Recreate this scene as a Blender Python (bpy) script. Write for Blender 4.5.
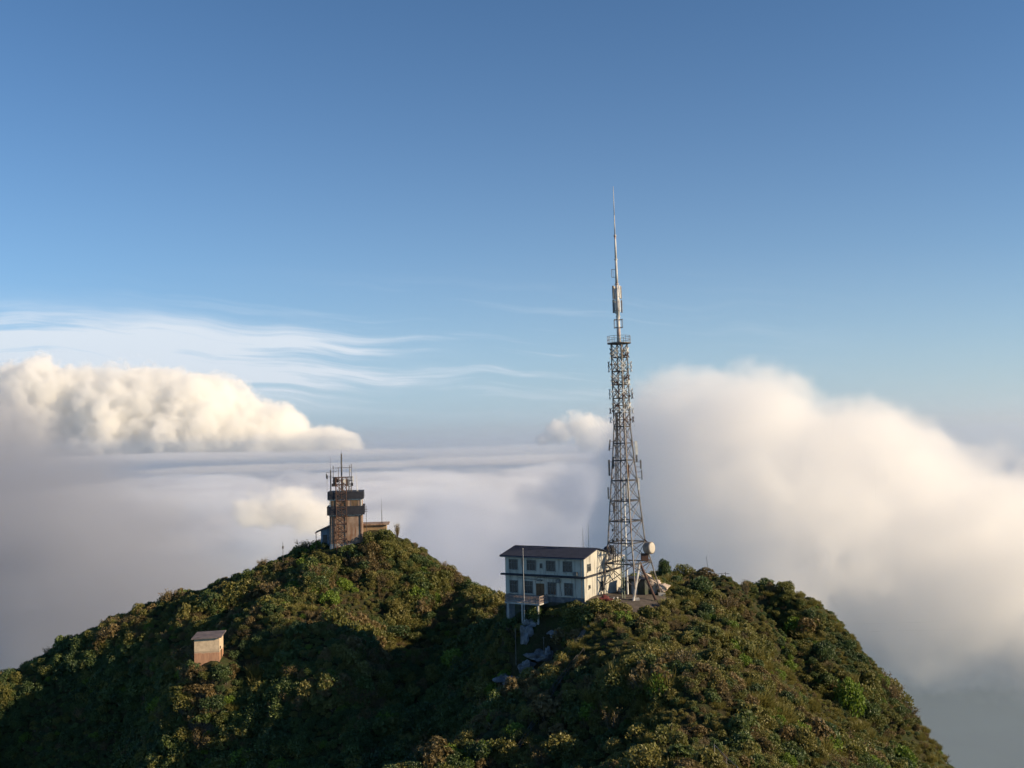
import bpy, bmesh, math, random
import numpy as np
from mathutils import Vector, Matrix, noise as mnoise

R = math.radians
SC = bpy.context.scene
COL = SC.collection
for o in list(bpy.data.objects):
    bpy.data.objects.remove(o)

# ------------------------------------------------------------------ camera
CAMZ = 100.0
PITCH, ROLL, FOC = R(3.32), R(-1.45), 1000.0
cam_data = bpy.data.cameras.new('camera')
cam_data.sensor_width = 36.0
cam_data.lens = 36.0 * FOC / 1024.0
cam_data.clip_start, cam_data.clip_end = 1.0, 200000.0
camera = bpy.data.objects.new('camera', cam_data)
COL.objects.link(camera)
CAM_ROT = (Matrix.Rotation(R(90) + PITCH, 3, 'X') @ Matrix.Rotation(ROLL, 3, 'Z'))
camera.matrix_world = Matrix.Translation((0, 0, CAMZ)) @ CAM_ROT.to_4x4()
SC.camera = camera

def at(px, py, depth):
    """World point seen at photo position (px, py) that stands `depth` metres away along +Y."""
    d = CAM_ROT @ Vector(((px - 512) / FOC, (384 - py) / FOC, -1.0))
    d *= depth / d.y
    return Vector((d.x, d.y, d.z + CAMZ))

# ------------------------------------------------------------------ light
SUN_EL, SUN_AZ = R(19.0), R(106.0)
SC.view_settings.view_transform = 'Standard'
SC.view_settings.look = 'None'
SC.view_settings.gamma = 1.0
SC.view_settings.exposure = 0.6
SC.view_settings.use_curve_mapping = False
cy = SC.cycles
cy.max_bounces = 20
cy.diffuse_bounces = 3
cy.glossy_bounces = 2
cy.transmission_bounces = 2
cy.transparent_max_bounces = 16
cy.volume_bounces = 16
cy.volume_step_rate = 2.0
cy.volume_max_steps = 512
cy.use_denoising = True
cy.denoiser = 'OPENIMAGEDENOISE'
cy.denoising_input_passes = 'RGB_ALBEDO_NORMAL'
cy.denoising_prefilter = 'ACCURATE'
cy.use_adaptive_sampling = True
cy.adaptive_threshold = 0.02
cy.sample_clamp_indirect = 8.0

sun_data = bpy.data.lights.new('sun', 'SUN')
sun_data.energy = 5.0
sun_data.angle = R(0.5)
sun_data.color = (1.0, 0.78, 0.50)
sun = bpy.data.objects.new('sun', sun_data)
COL.objects.link(sun)
SUN_DIR = Vector((math.sin(SUN_AZ) * math.cos(SUN_EL), math.cos(SUN_AZ) * math.cos(SUN_EL), math.sin(SUN_EL)))
sun.rotation_euler = SUN_DIR.to_track_quat('Z', 'Y').to_euler()

# ------------------------------------------------------------------ node helper
class NT:
    """Small arithmetic front end for a node tree."""
    def __init__(s, tree):
        s.t = tree
    def new(s, kind, **kw):
        n = s.t.nodes.new(kind)
        for k, v in kw.items():
            setattr(n, k, v)
        return n
    def link(s, a, b):
        if isinstance(a, X):
            a = a.s
        if hasattr(a, 'is_output'):
            s.t.links.new(a, b)
        else:
            b.default_value = a
    def math(s, op, *args):
        n = s.new('ShaderNodeMath', operation=op)
        for i, a in enumerate(args):
            s.link(a, n.inputs[i])
        return X(s, n.outputs[0])
    def vmath(s, op, *args, out=0):
        n = s.new('ShaderNodeVectorMath', operation=op)
        for i, a in enumerate(args):
            if op == 'SCALE' and i == 1:
                s.link(a, n.inputs['Scale'])
            else:
                s.link(a, n.inputs[i])
        return X(s, n.outputs[out])
    def xyz(s, v):
        n = s.new('ShaderNodeSeparateXYZ')
        s.link(v, n.inputs[0])
        return [X(s, o) for o in n.outputs]
    def vec(s, x, y, z):
        n = s.new('ShaderNodeCombineXYZ')
        for i, a in enumerate((x, y, z)):
            s.link(a, n.inputs[i])
        return X(s, n.outputs[0])
    def noise(s, v, scale, detail=5.0, rough=0.55, dist=0.0, lac=2.0, col=False):
        n = s.new('ShaderNodeTexNoise')
        s.link(v, n.inputs['Vector'])
        for k, a in (('Scale', scale), ('Detail', detail), ('Roughness', rough), ('Distortion', dist), ('Lacunarity', lac)):
            s.link(a, n.inputs[k])
        return X(s, n.outputs[1 if col else 0])
    def step(s, v, a, b, lo=0.0, hi=1.0, smooth=True):
        n = s.new('ShaderNodeMapRange', interpolation_type='SMOOTHSTEP' if smooth else 'LINEAR')
        for i, q in enumerate((v, a, b, lo, hi)):
            s.link(q, n.inputs[i])
        return X(s, n.outputs[0])
    def mix(s, f, a, b):
        n = s.new('ShaderNodeMix', data_type='RGBA')
        s.link(f, n.inputs[0]); s.link(a, n.inputs[6]); s.link(b, n.inputs[7])
        return X(s, n.outputs[2])

class X:
    def __init__(s, t, sock):
        s.n, s.s = t, sock
    def __add__(s, o): return s.n.math('ADD', s, o)
    def __radd__(s, o): return s.n.math('ADD', o, s)
    def __sub__(s, o): return s.n.math('SUBTRACT', s, o)
    def __rsub__(s, o): return s.n.math('SUBTRACT', o, s)
    def __mul__(s, o): return s.n.math('MULTIPLY', s, o)
    def __rmul__(s, o): return s.n.math('MULTIPLY', o, s)
    def __truediv__(s, o): return s.n.math('DIVIDE', s, o)

# ------------------------------------------------------------------ sky
world = bpy.data.worlds.new('World')
SC.world = world
world.use_nodes = True
wt = NT(world.node_tree)
sky = wt.new('ShaderNodeTexSky', sky_type='NISHITA')
sky.sun_disc = False
sky.sun_elevation = SUN_EL
sky.sun_rotation = SUN_AZ
sky.altitude = 1500.0
sky.air_density = 1.0
sky.dust_density = 0.3
sky.ozone_density = 2.0
gen = wt.new('ShaderNodeTexCoord').outputs['Generated']
dx, dy, dz = wt.xyz(gen)
# cirrus sheet: streaks drawn out along one direction of a high flat layer
u = dx / wt.math('MAXIMUM', dy, 0.05)
v = dz / wt.math('MAXIMUM', dy, 0.05)
wav = wt.noise(wt.vec(u * 3.0, v * 3.0, 0.0), 2.0, 2.0)
vv = v + u * 0.10 + (wav - 0.5) * 0.04
streak = wt.noise(wt.vec(u * 2.2, vv * 42.0, 3.3), 1.6, 7.0, 0.62)
broad = wt.noise(wt.vec(u * 3.0, vv * 16.0, 7.7), 1.3, 4.0, 0.5)
band = wt.step(vv, 0.020, 0.05) * wt.step(vv, 0.112, 0.07)
wedge = wt.step(u, -0.05, -0.36)
thick = wt.step(streak * 0.6 + broad * 0.4 + wedge * 0.17, 0.50, 0.74) * band * wt.step(u, 0.2, -0.15)
thin = wt.step(streak, 0.50, 0.74) * wt.step(v, 0.02, 0.05) * wt.step(v, 0.19, 0.07) * wt.step(u, 0.40, -0.02) * 0.5
cir = wt.math('MINIMUM', thick * 0.95 + thin + broad * wt.step(v, 0.03, 0.06) * wt.step(vv, 0.125, 0.06) * wt.step(u, 0.04, -0.30) * (0.35 + wt.step(streak, 0.36, 0.62)) * 0.85, 0.94)
cir = cir * wt.step(dy, 0.05, 0.3)
tint = wt.new('ShaderNodeMix', data_type='RGBA', blend_type='MULTIPLY')
tint.inputs[0].default_value = 1.0
wt.link(sky.outputs[0], tint.inputs[6])
tint.inputs[7].default_value = (0.62, 0.88, 1.07, 1.0)
air = wt.math('POWER', 2.718, wt.math('MAXIMUM', v, 0.0) * -7.0) * 0.9       # pale air near the horizon
airc = wt.mix(wt.step(u, -0.5, 0.6), (3.4, 4.7, 6.0, 1.0), (3.9, 4.8, 5.4, 1.0))
skyc2 = wt.mix(air, tint.outputs[2], airc)
skycol = wt.mix(cir, skyc2, (6.3, 6.9, 7.6, 1.0))
bg = world.node_tree.nodes['Background']
wt.link(skycol, bg.inputs[0])
bg.inputs[1].default_value = 0.08

# ------------------------------------------------------------------ cloud builder
def new_material(name):
    m = bpy.data.materials.new(name)
    m.use_nodes = True
    m.node_tree.nodes.clear()
    t = NT(m.node_tree)
    out = t.new('ShaderNodeOutputMaterial')
    return m, t, out

def cloud_material(name, density, colour=(1, 1, 1), aniso=0.0):
    m, t, out = new_material(name)
    pv = t.new('ShaderNodeVolumePrincipled')
    pv.inputs['Color'].default_value = (*colour, 1)
    pv.inputs['Density'].default_value = density
    pv.inputs['Anisotropy'].default_value = aniso
    t.link(pv.outputs[0], out.inputs['Volume'])
    return m

def cloud(name, blobs, material, voxel, scale, amp, soft, billow=0.0, detail=5.0, rough=0.55, seed=0.0, flat=None, pad=0.25, smin=0.15, warp=0.0, stretch=(1.0, 1.0, 1.0), bscale=None):
    """A cloud as a fog grid: blobs are (centre, radii); noise of size `scale` metres roughens their union; `soft` is the width of its edge."""
    lo = Vector([min(c[i] - r[i] * (1 + pad) for c, r in blobs) for i in range(3)])
    hi = Vector([max(c[i] + r[i] * (1 + pad) for c, r in blobs) for i in range(3)])
    if flat is not None:
        lo.z = flat
    g = bpy.data.node_groups.new(name, 'GeometryNodeTree')
    g.interface.new_socket('Geometry', in_out='INPUT', socket_type='NodeSocketGeometry')
    g.interface.new_socket('Geometry', in_out='OUTPUT', socket_type='NodeSocketGeometry')
    t = NT(g)
    out = t.new('NodeGroupOutput')
    p = t.new('GeometryNodeInputPosition').outputs[0]
    if warp:
        w = t.noise(p, 1.0 / (scale * 1.7), 2.0, col=True)
        p = t.vmath('ADD', p, t.vmath('SCALE', t.vmath('SUBTRACT', w, (0.5, 0.5, 0.5)), warp))
    f = None
    for c, r in blobs:
        q = t.vmath('MULTIPLY', t.vmath('SUBTRACT', p, tuple(c)), tuple(1.0 / a for a in r))
        d = 1.0 - t.vmath('LENGTH', q, out=1)
        f = d if f is None else t.math('SMOOTH_MAX', f, d, smin)
    pn = t.vmath('ADD', p, (seed * 37.0, seed * 91.0, seed * 13.0))
    pn = t.vmath('MULTIPLY', pn, tuple(1.0 / a for a in stretch))
    n = t.noise(pn, 1.0 / scale, detail, rough)
    f = f + (n - 0.5) * (2.0 * amp)
    if billow:
        b = t.math('ABSOLUTE', t.noise(pn, 1.0 / (bscale or scale * 0.6), 3.0, 0.45) - 0.5)
        f = f + (0.12 - b) * (2.0 * billow)
    dens = t.step(f, 0.0, soft)
    if flat is not None:
        dens = dens * t.step(t.xyz(p)[2], flat, flat + voxel * 5)
    vc = t.new('GeometryNodeVolumeCube')
    t.link(dens, vc.inputs['Density'])
    vc.inputs['Min'].default_value = lo
    vc.inputs['Max'].default_value = hi
    for i, k in enumerate(('Resolution X', 'Resolution Y', 'Resolution Z')):
        vc.inputs[k].default_value = max(8, int((hi[i] - lo[i]) / voxel))
    sm = t.new('GeometryNodeSetMaterial')
    sm.inputs['Material'].default_value = material
    t.link(vc.outputs[0], sm.inputs[0])
    t.link(sm.outputs[0], out.inputs[0])
    me = bpy.data.meshes.new(name)
    me.materials.append(material)
    o = bpy.data.objects.new(name, me)
    COL.objects.link(o)
    o.modifiers.new('fog', 'NODES').node_group = g
    return o
# ------------------------------------------------------------------ scene helpers
def tag(o, label=None, cat=None, group=None, kind=None):
    for k, val in (('label', label), ('category', cat), ('group', group), ('kind', kind)):
        if val:
            o[k] = val
    return o

def empty(name, loc, rz=0.0, label=None, cat=None, group=None, tilt=None):
    o = bpy.data.objects.new(name, None)
    COL.objects.link(o)
    o.location = loc
    o.rotation_euler = (tilt[0], tilt[1], rz) if tilt else (0, 0, rz)
    o.empty_display_size = 0.5
    return tag(o, label, cat, group)

class MB:
    """Collects boxes, bars and sheets, then links them as one mesh object."""
    def __init__(s):
        s.b = bmesh.new()
    def box(s, lo, hi, rot=None, bevel=0.0):
        lo, hi = Vector(lo), Vector(hi)
        r = bmesh.ops.create_cube(s.b, size=1.0)
        c = (lo + hi) / 2
        for q in r['verts']:
            p = Vector([q.co[i] * (hi[i] - lo[i]) for i in range(3)])
            q.co = (rot @ p if rot else p) + c
        if bevel:
            es = list({e for q in r['verts'] for e in q.link_edges})
            bmesh.ops.bevel(s.b, geom=es, offset=bevel, segments=2, affect='EDGES')
        return s
    def bar(s, a, b, r, r2=None, n=6):
        a, b = Vector(a), Vector(b)
        d = b - a
        if d.length < 1e-5:
            return s
        q = d.to_track_quat('Z', 'Y').to_matrix().to_4x4()
        bmesh.ops.create_cone(s.b, cap_ends=True, segments=n, radius1=r, radius2=r if r2 is None else r2, depth=d.length,
                              matrix=Matrix.Translation((a + b) / 2) @ q)
        return s
    def path(s, pts, r, n=6):
        for a, b in zip(pts, pts[1:]):
            s.bar(a, b, r, n=n)
        return s
    def poly(s, pts):
        s.b.faces.new([s.b.verts.new(p) for p in pts])
        return s
    def prism(s, pts, off):
        """Closed solid: polygon pts swept by the vector off."""
        off = Vector(off)
        a = [s.b.verts.new(Vector(p)) for p in pts]
        b = [s.b.verts.new(Vector(p) + off) for p in pts]
        s.b.faces.new(a[::-1]); s.b.faces.new(b)
        for i in range(len(a)):
            j = (i + 1) % len(a)
            s.b.faces.new((a[i], a[j], b[j], b[i]))
        return s
    def ball(s, c, r, sub=2, jit=0.0, sc=(1, 1, 1), seed=0):
        q = bmesh.ops.create_icosphere(s.b, subdivisions=sub, radius=1.0)
        for w in q['verts']:
            k = 1 + jit * mnoise.noise(w.co * 1.6 + Vector((seed * 7.3, seed, 0))) + 0.4 * jit * mnoise.noise(w.co * 4 + Vector((seed, 3, 1)))
            w.co = Vector([w.co[i] * r * k * sc[i] for i in range(3)]) + Vector(c)
        return s
    def lathe(s, prof, mat, n=24):
        rings = [[s.b.verts.new(mat @ Vector((r * math.cos(2 * math.pi * i / n), r * math.sin(2 * math.pi * i / n), z))) for i in range(n)] for r, z in prof]
        for a, b in zip(rings, rings[1:]):
            for i in range(n):
                j = (i + 1) % n
                s.b.faces.new((a[i], a[j], b[j], b[i]))
        s.b.faces.new(rings[0][::-1]); s.b.faces.new(rings[-1])
        return s
    def build(s, name, mat, parent=None, smooth=False):
        bmesh.ops.recalc_face_normals(s.b, faces=s.b.faces)
        me = bpy.data.meshes.new(name)
        s.b.to_mesh(me)
        s.b.free()
        me.materials.append(mat)
        if smooth:
            for p in me.polygons:
                p.use_smooth = True
        o = bpy.data.objects.new(name, me)
        COL.objects.link(o)
        o.parent = parent
        return o

def surface(name, c1, c2, scale=1.0, rough=0.8, stain=None, stain_amt=0.0, streak=False, metal=0.0, bump=0.0, spec=0.3, detail=6.0):
    """Painted or weathered surface: two tones mixed by noise, plus optional stains (streaks run down the wall)."""
    m, t, out = new_material(name)
    p = t.new('ShaderNodeTexCoord').outputs['Object']
    n = t.noise(p, scale, detail, 0.6)
    c = t.mix(t.step(n, 0.35, 0.65), (*c1, 1), (*c2, 1))
    if stain:
        x, y, z = t.xyz(p)
        q = t.vec(x * 1.0, y * 1.0, z * (0.12 if streak else 1.0))
        s = t.noise(q, 1.9 if streak else 0.7, 7.0, 0.65)
        c = t.mix(t.step(s, 0.62 - stain_amt * 0.3, 0.78 - stain_amt * 0.2) * min(1.0, 0.4 + stain_amt), c, (*stain, 1))
    b = t.new('ShaderNodeBsdfPrincipled')
    t.link(c, b.inputs['Base Color'])
    b.inputs['Roughness'].default_value = rough
    b.inputs['Metallic'].default_value = metal
    b.inputs['Specular IOR Level'].default_value = spec
    if bump:
        bn = t.new('ShaderNodeBump')
        bn.inputs['Strength'].default_value = bump
        bn.inputs['Distance'].default_value = 0.05
        t.link(t.noise(p, scale * 6, 5.0, 0.6), bn.inputs['Height'])
        t.link(bn.outputs[0], b.inputs['Normal'])
    t.link(b.outputs[0], out.inputs['Surface'])
    return m

# ------------------------------------------------------------------ terrain
CZ = CAMZ
ctrl = []                                                   # world points the ground passes through
def veg(*rows, h=1.3):
    for px, py, d in rows:
        p = at(px, py, d)
        ctrl.append((p.x, p.y, p.z - h))
def bare(*rows):
    for px, py, d in rows:
        ctrl.append(tuple(at(px, py, d)))
def world_pt(*rows):
    for x, y, z in rows:
        ctrl.append((x, y, z + CZ))
# skyline of the left hill, then its slope towards the ravine
veg((-60, 735, 172), (0, 694, 178), (60, 650, 183), (120, 615, 186), (190, 592, 188), (240, 571, 190), (285, 549, 190), (312, 546, 190),
    (385, 526, 193), (410, 537, 191), (430, 557, 189), (460, 580, 186), (495, 594, 175))
bare((328, 546, 188), (346, 546, 187), (364, 546, 187), (346, 547, 195), (372, 530, 196))
veg((346, 566, 184), (340, 600, 173), (330, 640, 154), (320, 680, 150), (310, 720, 147), (300, 768, 141))
veg((209, 690, 152), (200, 730, 151), (190, 768, 150), (198, 674, 153), (218, 674, 153), (240, 604, 179), (270, 640, 158), (250, 690, 155), (160, 640, 174), (175, 665, 166), (170, 700, 162))
bare((192, 666, 156), (200, 665, 154), (209, 665, 153.5), (222, 665, 154), (209, 665, 156), (209, 655, 160))
veg((100, 664, 178), (100, 704, 172), (90, 768, 167), (0, 732, 176), (0, 780, 173), (140, 740, 165))
veg((440, 600, 181), (450, 640, 166), (440, 690, 152), (430, 740, 140), (400, 640, 168), (380, 700, 151), (370, 768, 135))
veg((500, 622, 160), (490, 660, 148), (485, 690, 141), (470, 620, 168))
world_pt((-12, 126, -46), (-2, 132, -41), (5, 136, -35), (-24, 121, -54), (-36, 108, -66))
# back of the left hill
world_pt((-100, 225, -75), (-60, 225, -58), (-32, 222, -48), (-10, 215, -50), (8, 205, -52), (-135, 200, -85), (-135, 160, -80), (-135, 100, -95), (-135, 40, -100), (-90, 120, -72), (-90, 60, -90), (-60, 90, -75))
# terrace of the house and the mast
def flat(x, y, z):
    ctrl.append((x, y, z + CZ))
HZ = at(583, 603, 140).z - CZ
for q in ((10.5, 139.5), (15, 148), (20, 152), (22, 146), (17, 142), (14.5, 140.5), (5, 146), (0, 150), (12, 155), (5, 152), (19, 141.5)):
    flat(q[0], q[1], HZ - 0.12)
bare((510, 620, 143), (533, 621, 140), (560, 615, 139), (520, 640, 142), (545, 650, 139.5), (525, 668, 138), (560, 640, 138), (585, 622, 137))
veg((512, 690, 130), (540, 682, 124), (600, 642, 124), (530, 693, 119), (465, 732, 116), (400, 770, 113), (330, 820, 108), h=0.8)
bare((600, 615, 136), (615, 625, 132), (640, 602, 140), (575, 632, 133))
# right summit, its spur towards the camera and the cliff
veg((655, 576, 158), (665, 568, 166), (680, 567, 168), (690, 572, 166), (712, 578, 160), (735, 586, 154), (752, 592, 149), h=1.0)
veg((765, 637, 138), (790, 692, 121), (822, 742, 109), (855, 790, 98))
veg((760, 592, 158), (785, 586, 158), (808, 595, 159), (832, 612, 158), (855, 640, 156), (882, 672, 153), (912, 708, 148), (937, 742, 143), (957, 772, 139), (1000, 840, 128))
veg((805, 640, 146), (830, 692, 135), (862, 742, 126), (885, 780, 118), (795, 600, 155), (848, 665, 145), (890, 735, 136), (915, 770, 130))
veg((776, 640, 152), (800, 690, 141), (832, 742, 127), h=2.6)
veg((700, 640, 127), (720, 690, 110), (760, 640, 134), (740, 600, 147), (700, 600, 145), (700, 690, 108), (760, 690, 113), (760, 768, 86), (670, 600, 141), (800, 768, 94))
veg((620, 662, 114), (640, 700, 111), (600, 690, 115), (560, 768, 106), (500, 768, 110), (640, 768, 96), (700, 768, 80), (690, 725, 93), (600, 730, 110), (660, 640, 124))
world_pt((0, 60, -29), (20, 60, -28), (10, 36, -26), (35, 36, -30), (36, 62, -34), (-25, 60, -50), (-30, 36, -50), (48, 80, -52), (60, 50, -75), (60, 100, -70), (74, 130, -82),
         (85, 80, -95), (85, 40, -95), (85, 130, -95), (85, 170, -95), (64, 160, -62), (52, 190, -60), (40, 178, -40), (25, 178, -36), (10, 172, -34), (30, 210, -75), (70, 215, -100))
P = np.array(ctrl)
def rbf_fit(P):
    d = np.sqrt(((P[:, None, :2] - P[None, :, :2]) ** 2).sum(2) + 4.0)
    n = len(P)
    A = np.zeros((n + 3, n + 3))
    A[:n, :n] = d - np.eye(n) * 0.5
    A[:n, n] = 1; A[:n, n + 1:] = P[:, :2]
    A[n:, :n] = A[:n, n:].T
    return np.linalg.solve(A, np.concatenate([P[:, 2], [0, 0, 0]]))
W = rbf_fit(P)
def base_height(xs, ys):
    xs, ys = np.asarray(xs, float).ravel(), np.asarray(ys, float).ravel()
    r = np.empty(len(xs))
    for i in range(0, len(xs), 8000):
        a, b = xs[i:i + 8000], ys[i:i + 8000]
        d = np.sqrt((a[:, None] - P[None, :, 0]) ** 2 + (b[:, None] - P[None, :, 1]) ** 2 + 4.0)
        r[i:i + 8000] = d @ W[:-3] + W[-3] + W[-2] * a + W[-1] * b
    return r
GX0, GX1, GY0, GY1, GS = -130.0, 84.0, 34.0, 226.0, 1.0
gx = np.arange(GX0, GX1 + .1, GS); gy = np.arange(GY0, GY1 + .1, GS)
GXX, GYY = np.meshgrid(gx, gy)
H = base_height(GXX, GYY).reshape(GXX.shape)
def fbm_grid(scale, seed, octs=4):
    return np.array([[mnoise.fractal(Vector((x / scale, y / scale, seed)), 1.0, 2.0, octs) for x in gx] for y in gy])
# calm round the buildings, rougher on the slopes
calm = np.ones_like(H)
for cx, cy_, r in ((12, 146, 17), (-31, 190, 8), (-46.5, 157, 5)):
    calm = np.minimum(calm, np.clip((np.hypot(GXX - cx, GYY - cy_) - r * 0.7) / (r * 0.6), 0, 1))
rough_ = 1.0 + 0.6 * np.clip((GXX - 8) / 10, 0, 1)
H = H + calm * rough_ * (fbm_grid(14, 1.7) * 1.1 + fbm_grid(5, 8.1, 3) * 0.5)
def ground(x, y):
    x = np.asarray(x, float); y = np.asarray(y, float)
    i = np.clip((x - GX0) / GS, 0, len(gx) - 1.001); j = np.clip((y - GY0) / GS, 0, len(gy) - 1.001)
    i0, j0 = i.astype(int), j.astype(int); fi, fj = i - i0, j - j0
    return (H[j0, i0] * (1 - fi) * (1 - fj) + H[j0, i0 + 1] * fi * (1 - fj) + H[j0 + 1, i0] * (1 - fi) * fj + H[j0 + 1, i0 + 1] * fi * fj)
def gz(x, y):
    return float(ground(x, y))
def on(px, py, d):
    """The photo point's spot on the ground at that depth."""
    p = at(px, py, d)
    return Vector((p.x, p.y, gz(p.x, p.y)))

me = bpy.data.meshes.new('hillside')
nx, ny = len(gx), len(gy)
me.from_pydata([(x, y, H[j, i]) for j, y in enumerate(gy) for i, x in enumerate(gx)], [],
               [(j * nx + i, j * nx + i + 1, (j + 1) * nx + i + 1, (j + 1) * nx + i) for j in range(ny - 1) for i in range(nx - 1)])
for p in me.polygons:
    p.use_smooth = True
m, t, out = new_material('hillside_soil')
g = t.new('ShaderNodeNewGeometry')
pos = g.outputs['Position']
n1 = t.noise(pos, 0.35, 6.0, 0.65); n2 = t.noise(pos, 2.2, 6.0, 0.7)
c = t.mix(t.step(n1, 0.4, 0.6), (0.035, 0.032, 0.016, 1), (0.028, 0.040, 0.014, 1))
c = t.mix(t.step(n2, 0.45, 0.75), c, (0.060, 0.052, 0.028, 1))
nz = t.xyz(g.outputs['Normal'])[2]
rock = t.step(nz + (n2 - 0.5) * 0.5, 0.42, 0.28)
c = t.mix(rock, c, (0.06, 0.056, 0.046, 1))
b = t.new('ShaderNodeBsdfPrincipled'); b.inputs['Roughness'].default_value = 0.95; b.inputs['Specular IOR Level'].default_value = 0.1
t.link(c, b.inputs['Base Color'])
bn = t.new('ShaderNodeBump'); bn.inputs['Strength'].default_value = 0.8; bn.inputs['Distance'].default_value = 0.3
t.link(n2, bn.inputs['Height']); t.link(bn.outputs[0], b.inputs['Normal'])
t.link(b.outputs[0], out.inputs['Surface'])
me.materials.append(m)
hill = bpy.data.objects.new('hillside', me)
COL.objects.link(hill)
tag(hill, 'scrub covered hillside of two rounded peaks above the clouds', None, None, 'structure')
# ------------------------------------------------------------------ lowland and clouds
lm, t, out = new_material('lowland')
b = t.new('ShaderNodeBsdfDiffuse')
pn = t.new('ShaderNodeNewGeometry').outputs['Position']
t.link(t.mix(t.step(t.noise(pn, 0.002, 6.0), .4, .6), (.02, .035, .03, 1), (.04, .06, .045, 1)), b.inputs[0])
t.link(b.outputs[0], out.inputs[0])
def box_mesh(name, lo, hi, mat, label, kind):
    o = MB().box(lo, hi).build(name, mat)
    return tag(o, label, None, None, kind)
box_mesh('lowland', (-60000, -3000, -900), (60000, 90000, -880), lm, 'dark forested lowland far below the clouds', 'structure')
B = lambda px, py, d, rx, ry, rz: (at(px, py, d), (rx * d / 1000, ry * d / 1000, rz * d / 1000))
box_mesh('cloud_sea', (-16000, 1700, -340), (16000, 18000, -130), cloud_material('cloud_sea', 0.0030, (0.50, 0.60, 0.76), 0.5), 'flat grey sea of cloud reaching to the horizon', 'stuff')  # bluish albedo paints haze and shade into the deck
box_mesh('low_haze', (-28000, 2300, -129), (28000, 30000, 40 + CAMZ), cloud_material('low_haze', 0.00016, (0.78, 0.87, 0.97), 0.4), 'pale blue haze thickening towards the horizon', 'stuff')
box_mesh('horizon_haze', (-30000, 2200, -128), (30000, 34000, 420 + CAMZ), cloud_material('horizon_haze', 0.00005, (0.82, 0.90, 0.98), 0.4), 'thin pale haze lying on the horizon', 'stuff')
box_mesh('valley_haze', (-9000, 620, -870), (9000, 1690, -80), cloud_material('valley_haze', 0.0004, (0.72, 0.86, 1.0), 0.2), 'blue haze filling the valley under the clouds', 'stuff')
fog = cloud_material('bright_fog', 0.038, (0.975, 0.972, 0.972))
o = cloud('fog_bank', [B(678, 472, 420, 86, 110, 84), B(745, 472, 420, 110, 110, 92), B(830, 510, 420, 130, 130, 110), B(940, 555, 420, 160, 130, 112), B(720, 590, 420, 130, 120, 120), B(1070, 585, 420, 180, 130, 108), B(905, 510, 420, 90, 100, 88),
          B(650, 540, 440, 60, 80, 70)], fog, 1.8, 50, .95, .15, billow=.3, bscale=34, seed=1, detail=9, rough=.67, warp=20)
tag(o, 'bright bank of fog rising behind the right peak', None, None, 'stuff')
fogl = cloud_material('grey_fog', 0.03, (0.63, 0.65, 0.71), 0.2)  # lowered grey albedo puts the shade on this bank into its colour
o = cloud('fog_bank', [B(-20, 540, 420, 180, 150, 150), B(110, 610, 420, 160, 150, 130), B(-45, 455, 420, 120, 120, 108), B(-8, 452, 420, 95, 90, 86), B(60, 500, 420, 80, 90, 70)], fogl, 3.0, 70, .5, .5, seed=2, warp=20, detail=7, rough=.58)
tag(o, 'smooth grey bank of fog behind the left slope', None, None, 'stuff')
mist = cloud_material('saddle_mist', 0.016, (0.82, 0.86, 0.95), 0.2)
o = cloud('fog_bank', [B(450, 560, 600, 90, 100, 70), B(540, 570, 600, 90, 100, 75), B(400, 610, 600, 90, 90, 80), B(600, 500, 600, 55, 90, 90)], mist, 4.0, 60, 1.2, .5, billow=.3, bscale=34, seed=5, warp=15, detail=7, rough=.6)
tag(o, 'pale drifting mist behind the saddle', None, None, 'stuff')
o = cloud('cloud_scrap', [B(553, 490, 448, 32, 24, 13), B(572, 503, 448, 20, 18, 16), B(532, 488, 448, 16, 16, 8)], cloud_material('shaded_scrap', 0.022, (0.66, 0.73, 0.84)), 1.4, 22, 1.9, .5, billow=.2, seed=15, warp=8, detail=7, rough=.6)  # blue grey albedo adds painted shade to the shadow of the fog bank
tag(o, 'small blue grey scrap of cloud shaded by the fog bank left of the mast', None, None, 'stuff')
tops = cloud_material('cloud_sea_tops', 0.010, (0.84, 0.87, 0.93), 0.1)
o = cloud('cloud_sea_tops', [B(330, 506, 2400, 420, 500, 24), B(560, 500, 2600, 300, 500, 22), B(160, 514, 2200, 300, 400, 24), B(480, 530, 1900, 260, 300, 26)], tops, 8, 150, 3.2, .6, billow=.3, seed=21, detail=7, rough=.6, stretch=(1.8, 1.8, .5), pad=.1)
tag(o, 'broken soft tops of the cloud sea in the middle distance', None, None, 'stuff')
cum = cloud_material('cumulus', 0.018, (1.0, 0.994, 0.978))
D = 6000
o = cloud('cumulus_cloud', [B(120, 432, D, 80, 60, 62), B(190, 432, D, 75, 60, 54), B(40, 428, D, 90, 60, 64), B(250, 440, D, 60, 50, 42), B(310, 449, D, 52, 40, 22), B(150, 407, D, 66, 40, 40)], cum, 6, 260, .65, .14,
          billow=.45, bscale=90, seed=3, flat=at(190, 458, D).z, detail=9, rough=.64, warp=60)
tag(o, 'bank of sunlit cumulus low over the left horizon', None, None, 'stuff')
puff = cloud_material('cumulus_puff', 0.04, (1.0, 0.985, 0.96))
D = 1150
o = cloud('cumulus_cloud', [B(286, 508, D, 30, 34, 19), B(258, 512, D, 22, 34, 15), B(310, 518, D, 26, 26, 16)], puff, 1.0, 30, 1.5, .3, billow=.5, bscale=13, seed=4, detail=8, rough=.62, warp=9)
tag(o, 'small sunlit puff of cloud left of the old tower', None, None, 'stuff')
D = 4000
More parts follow.
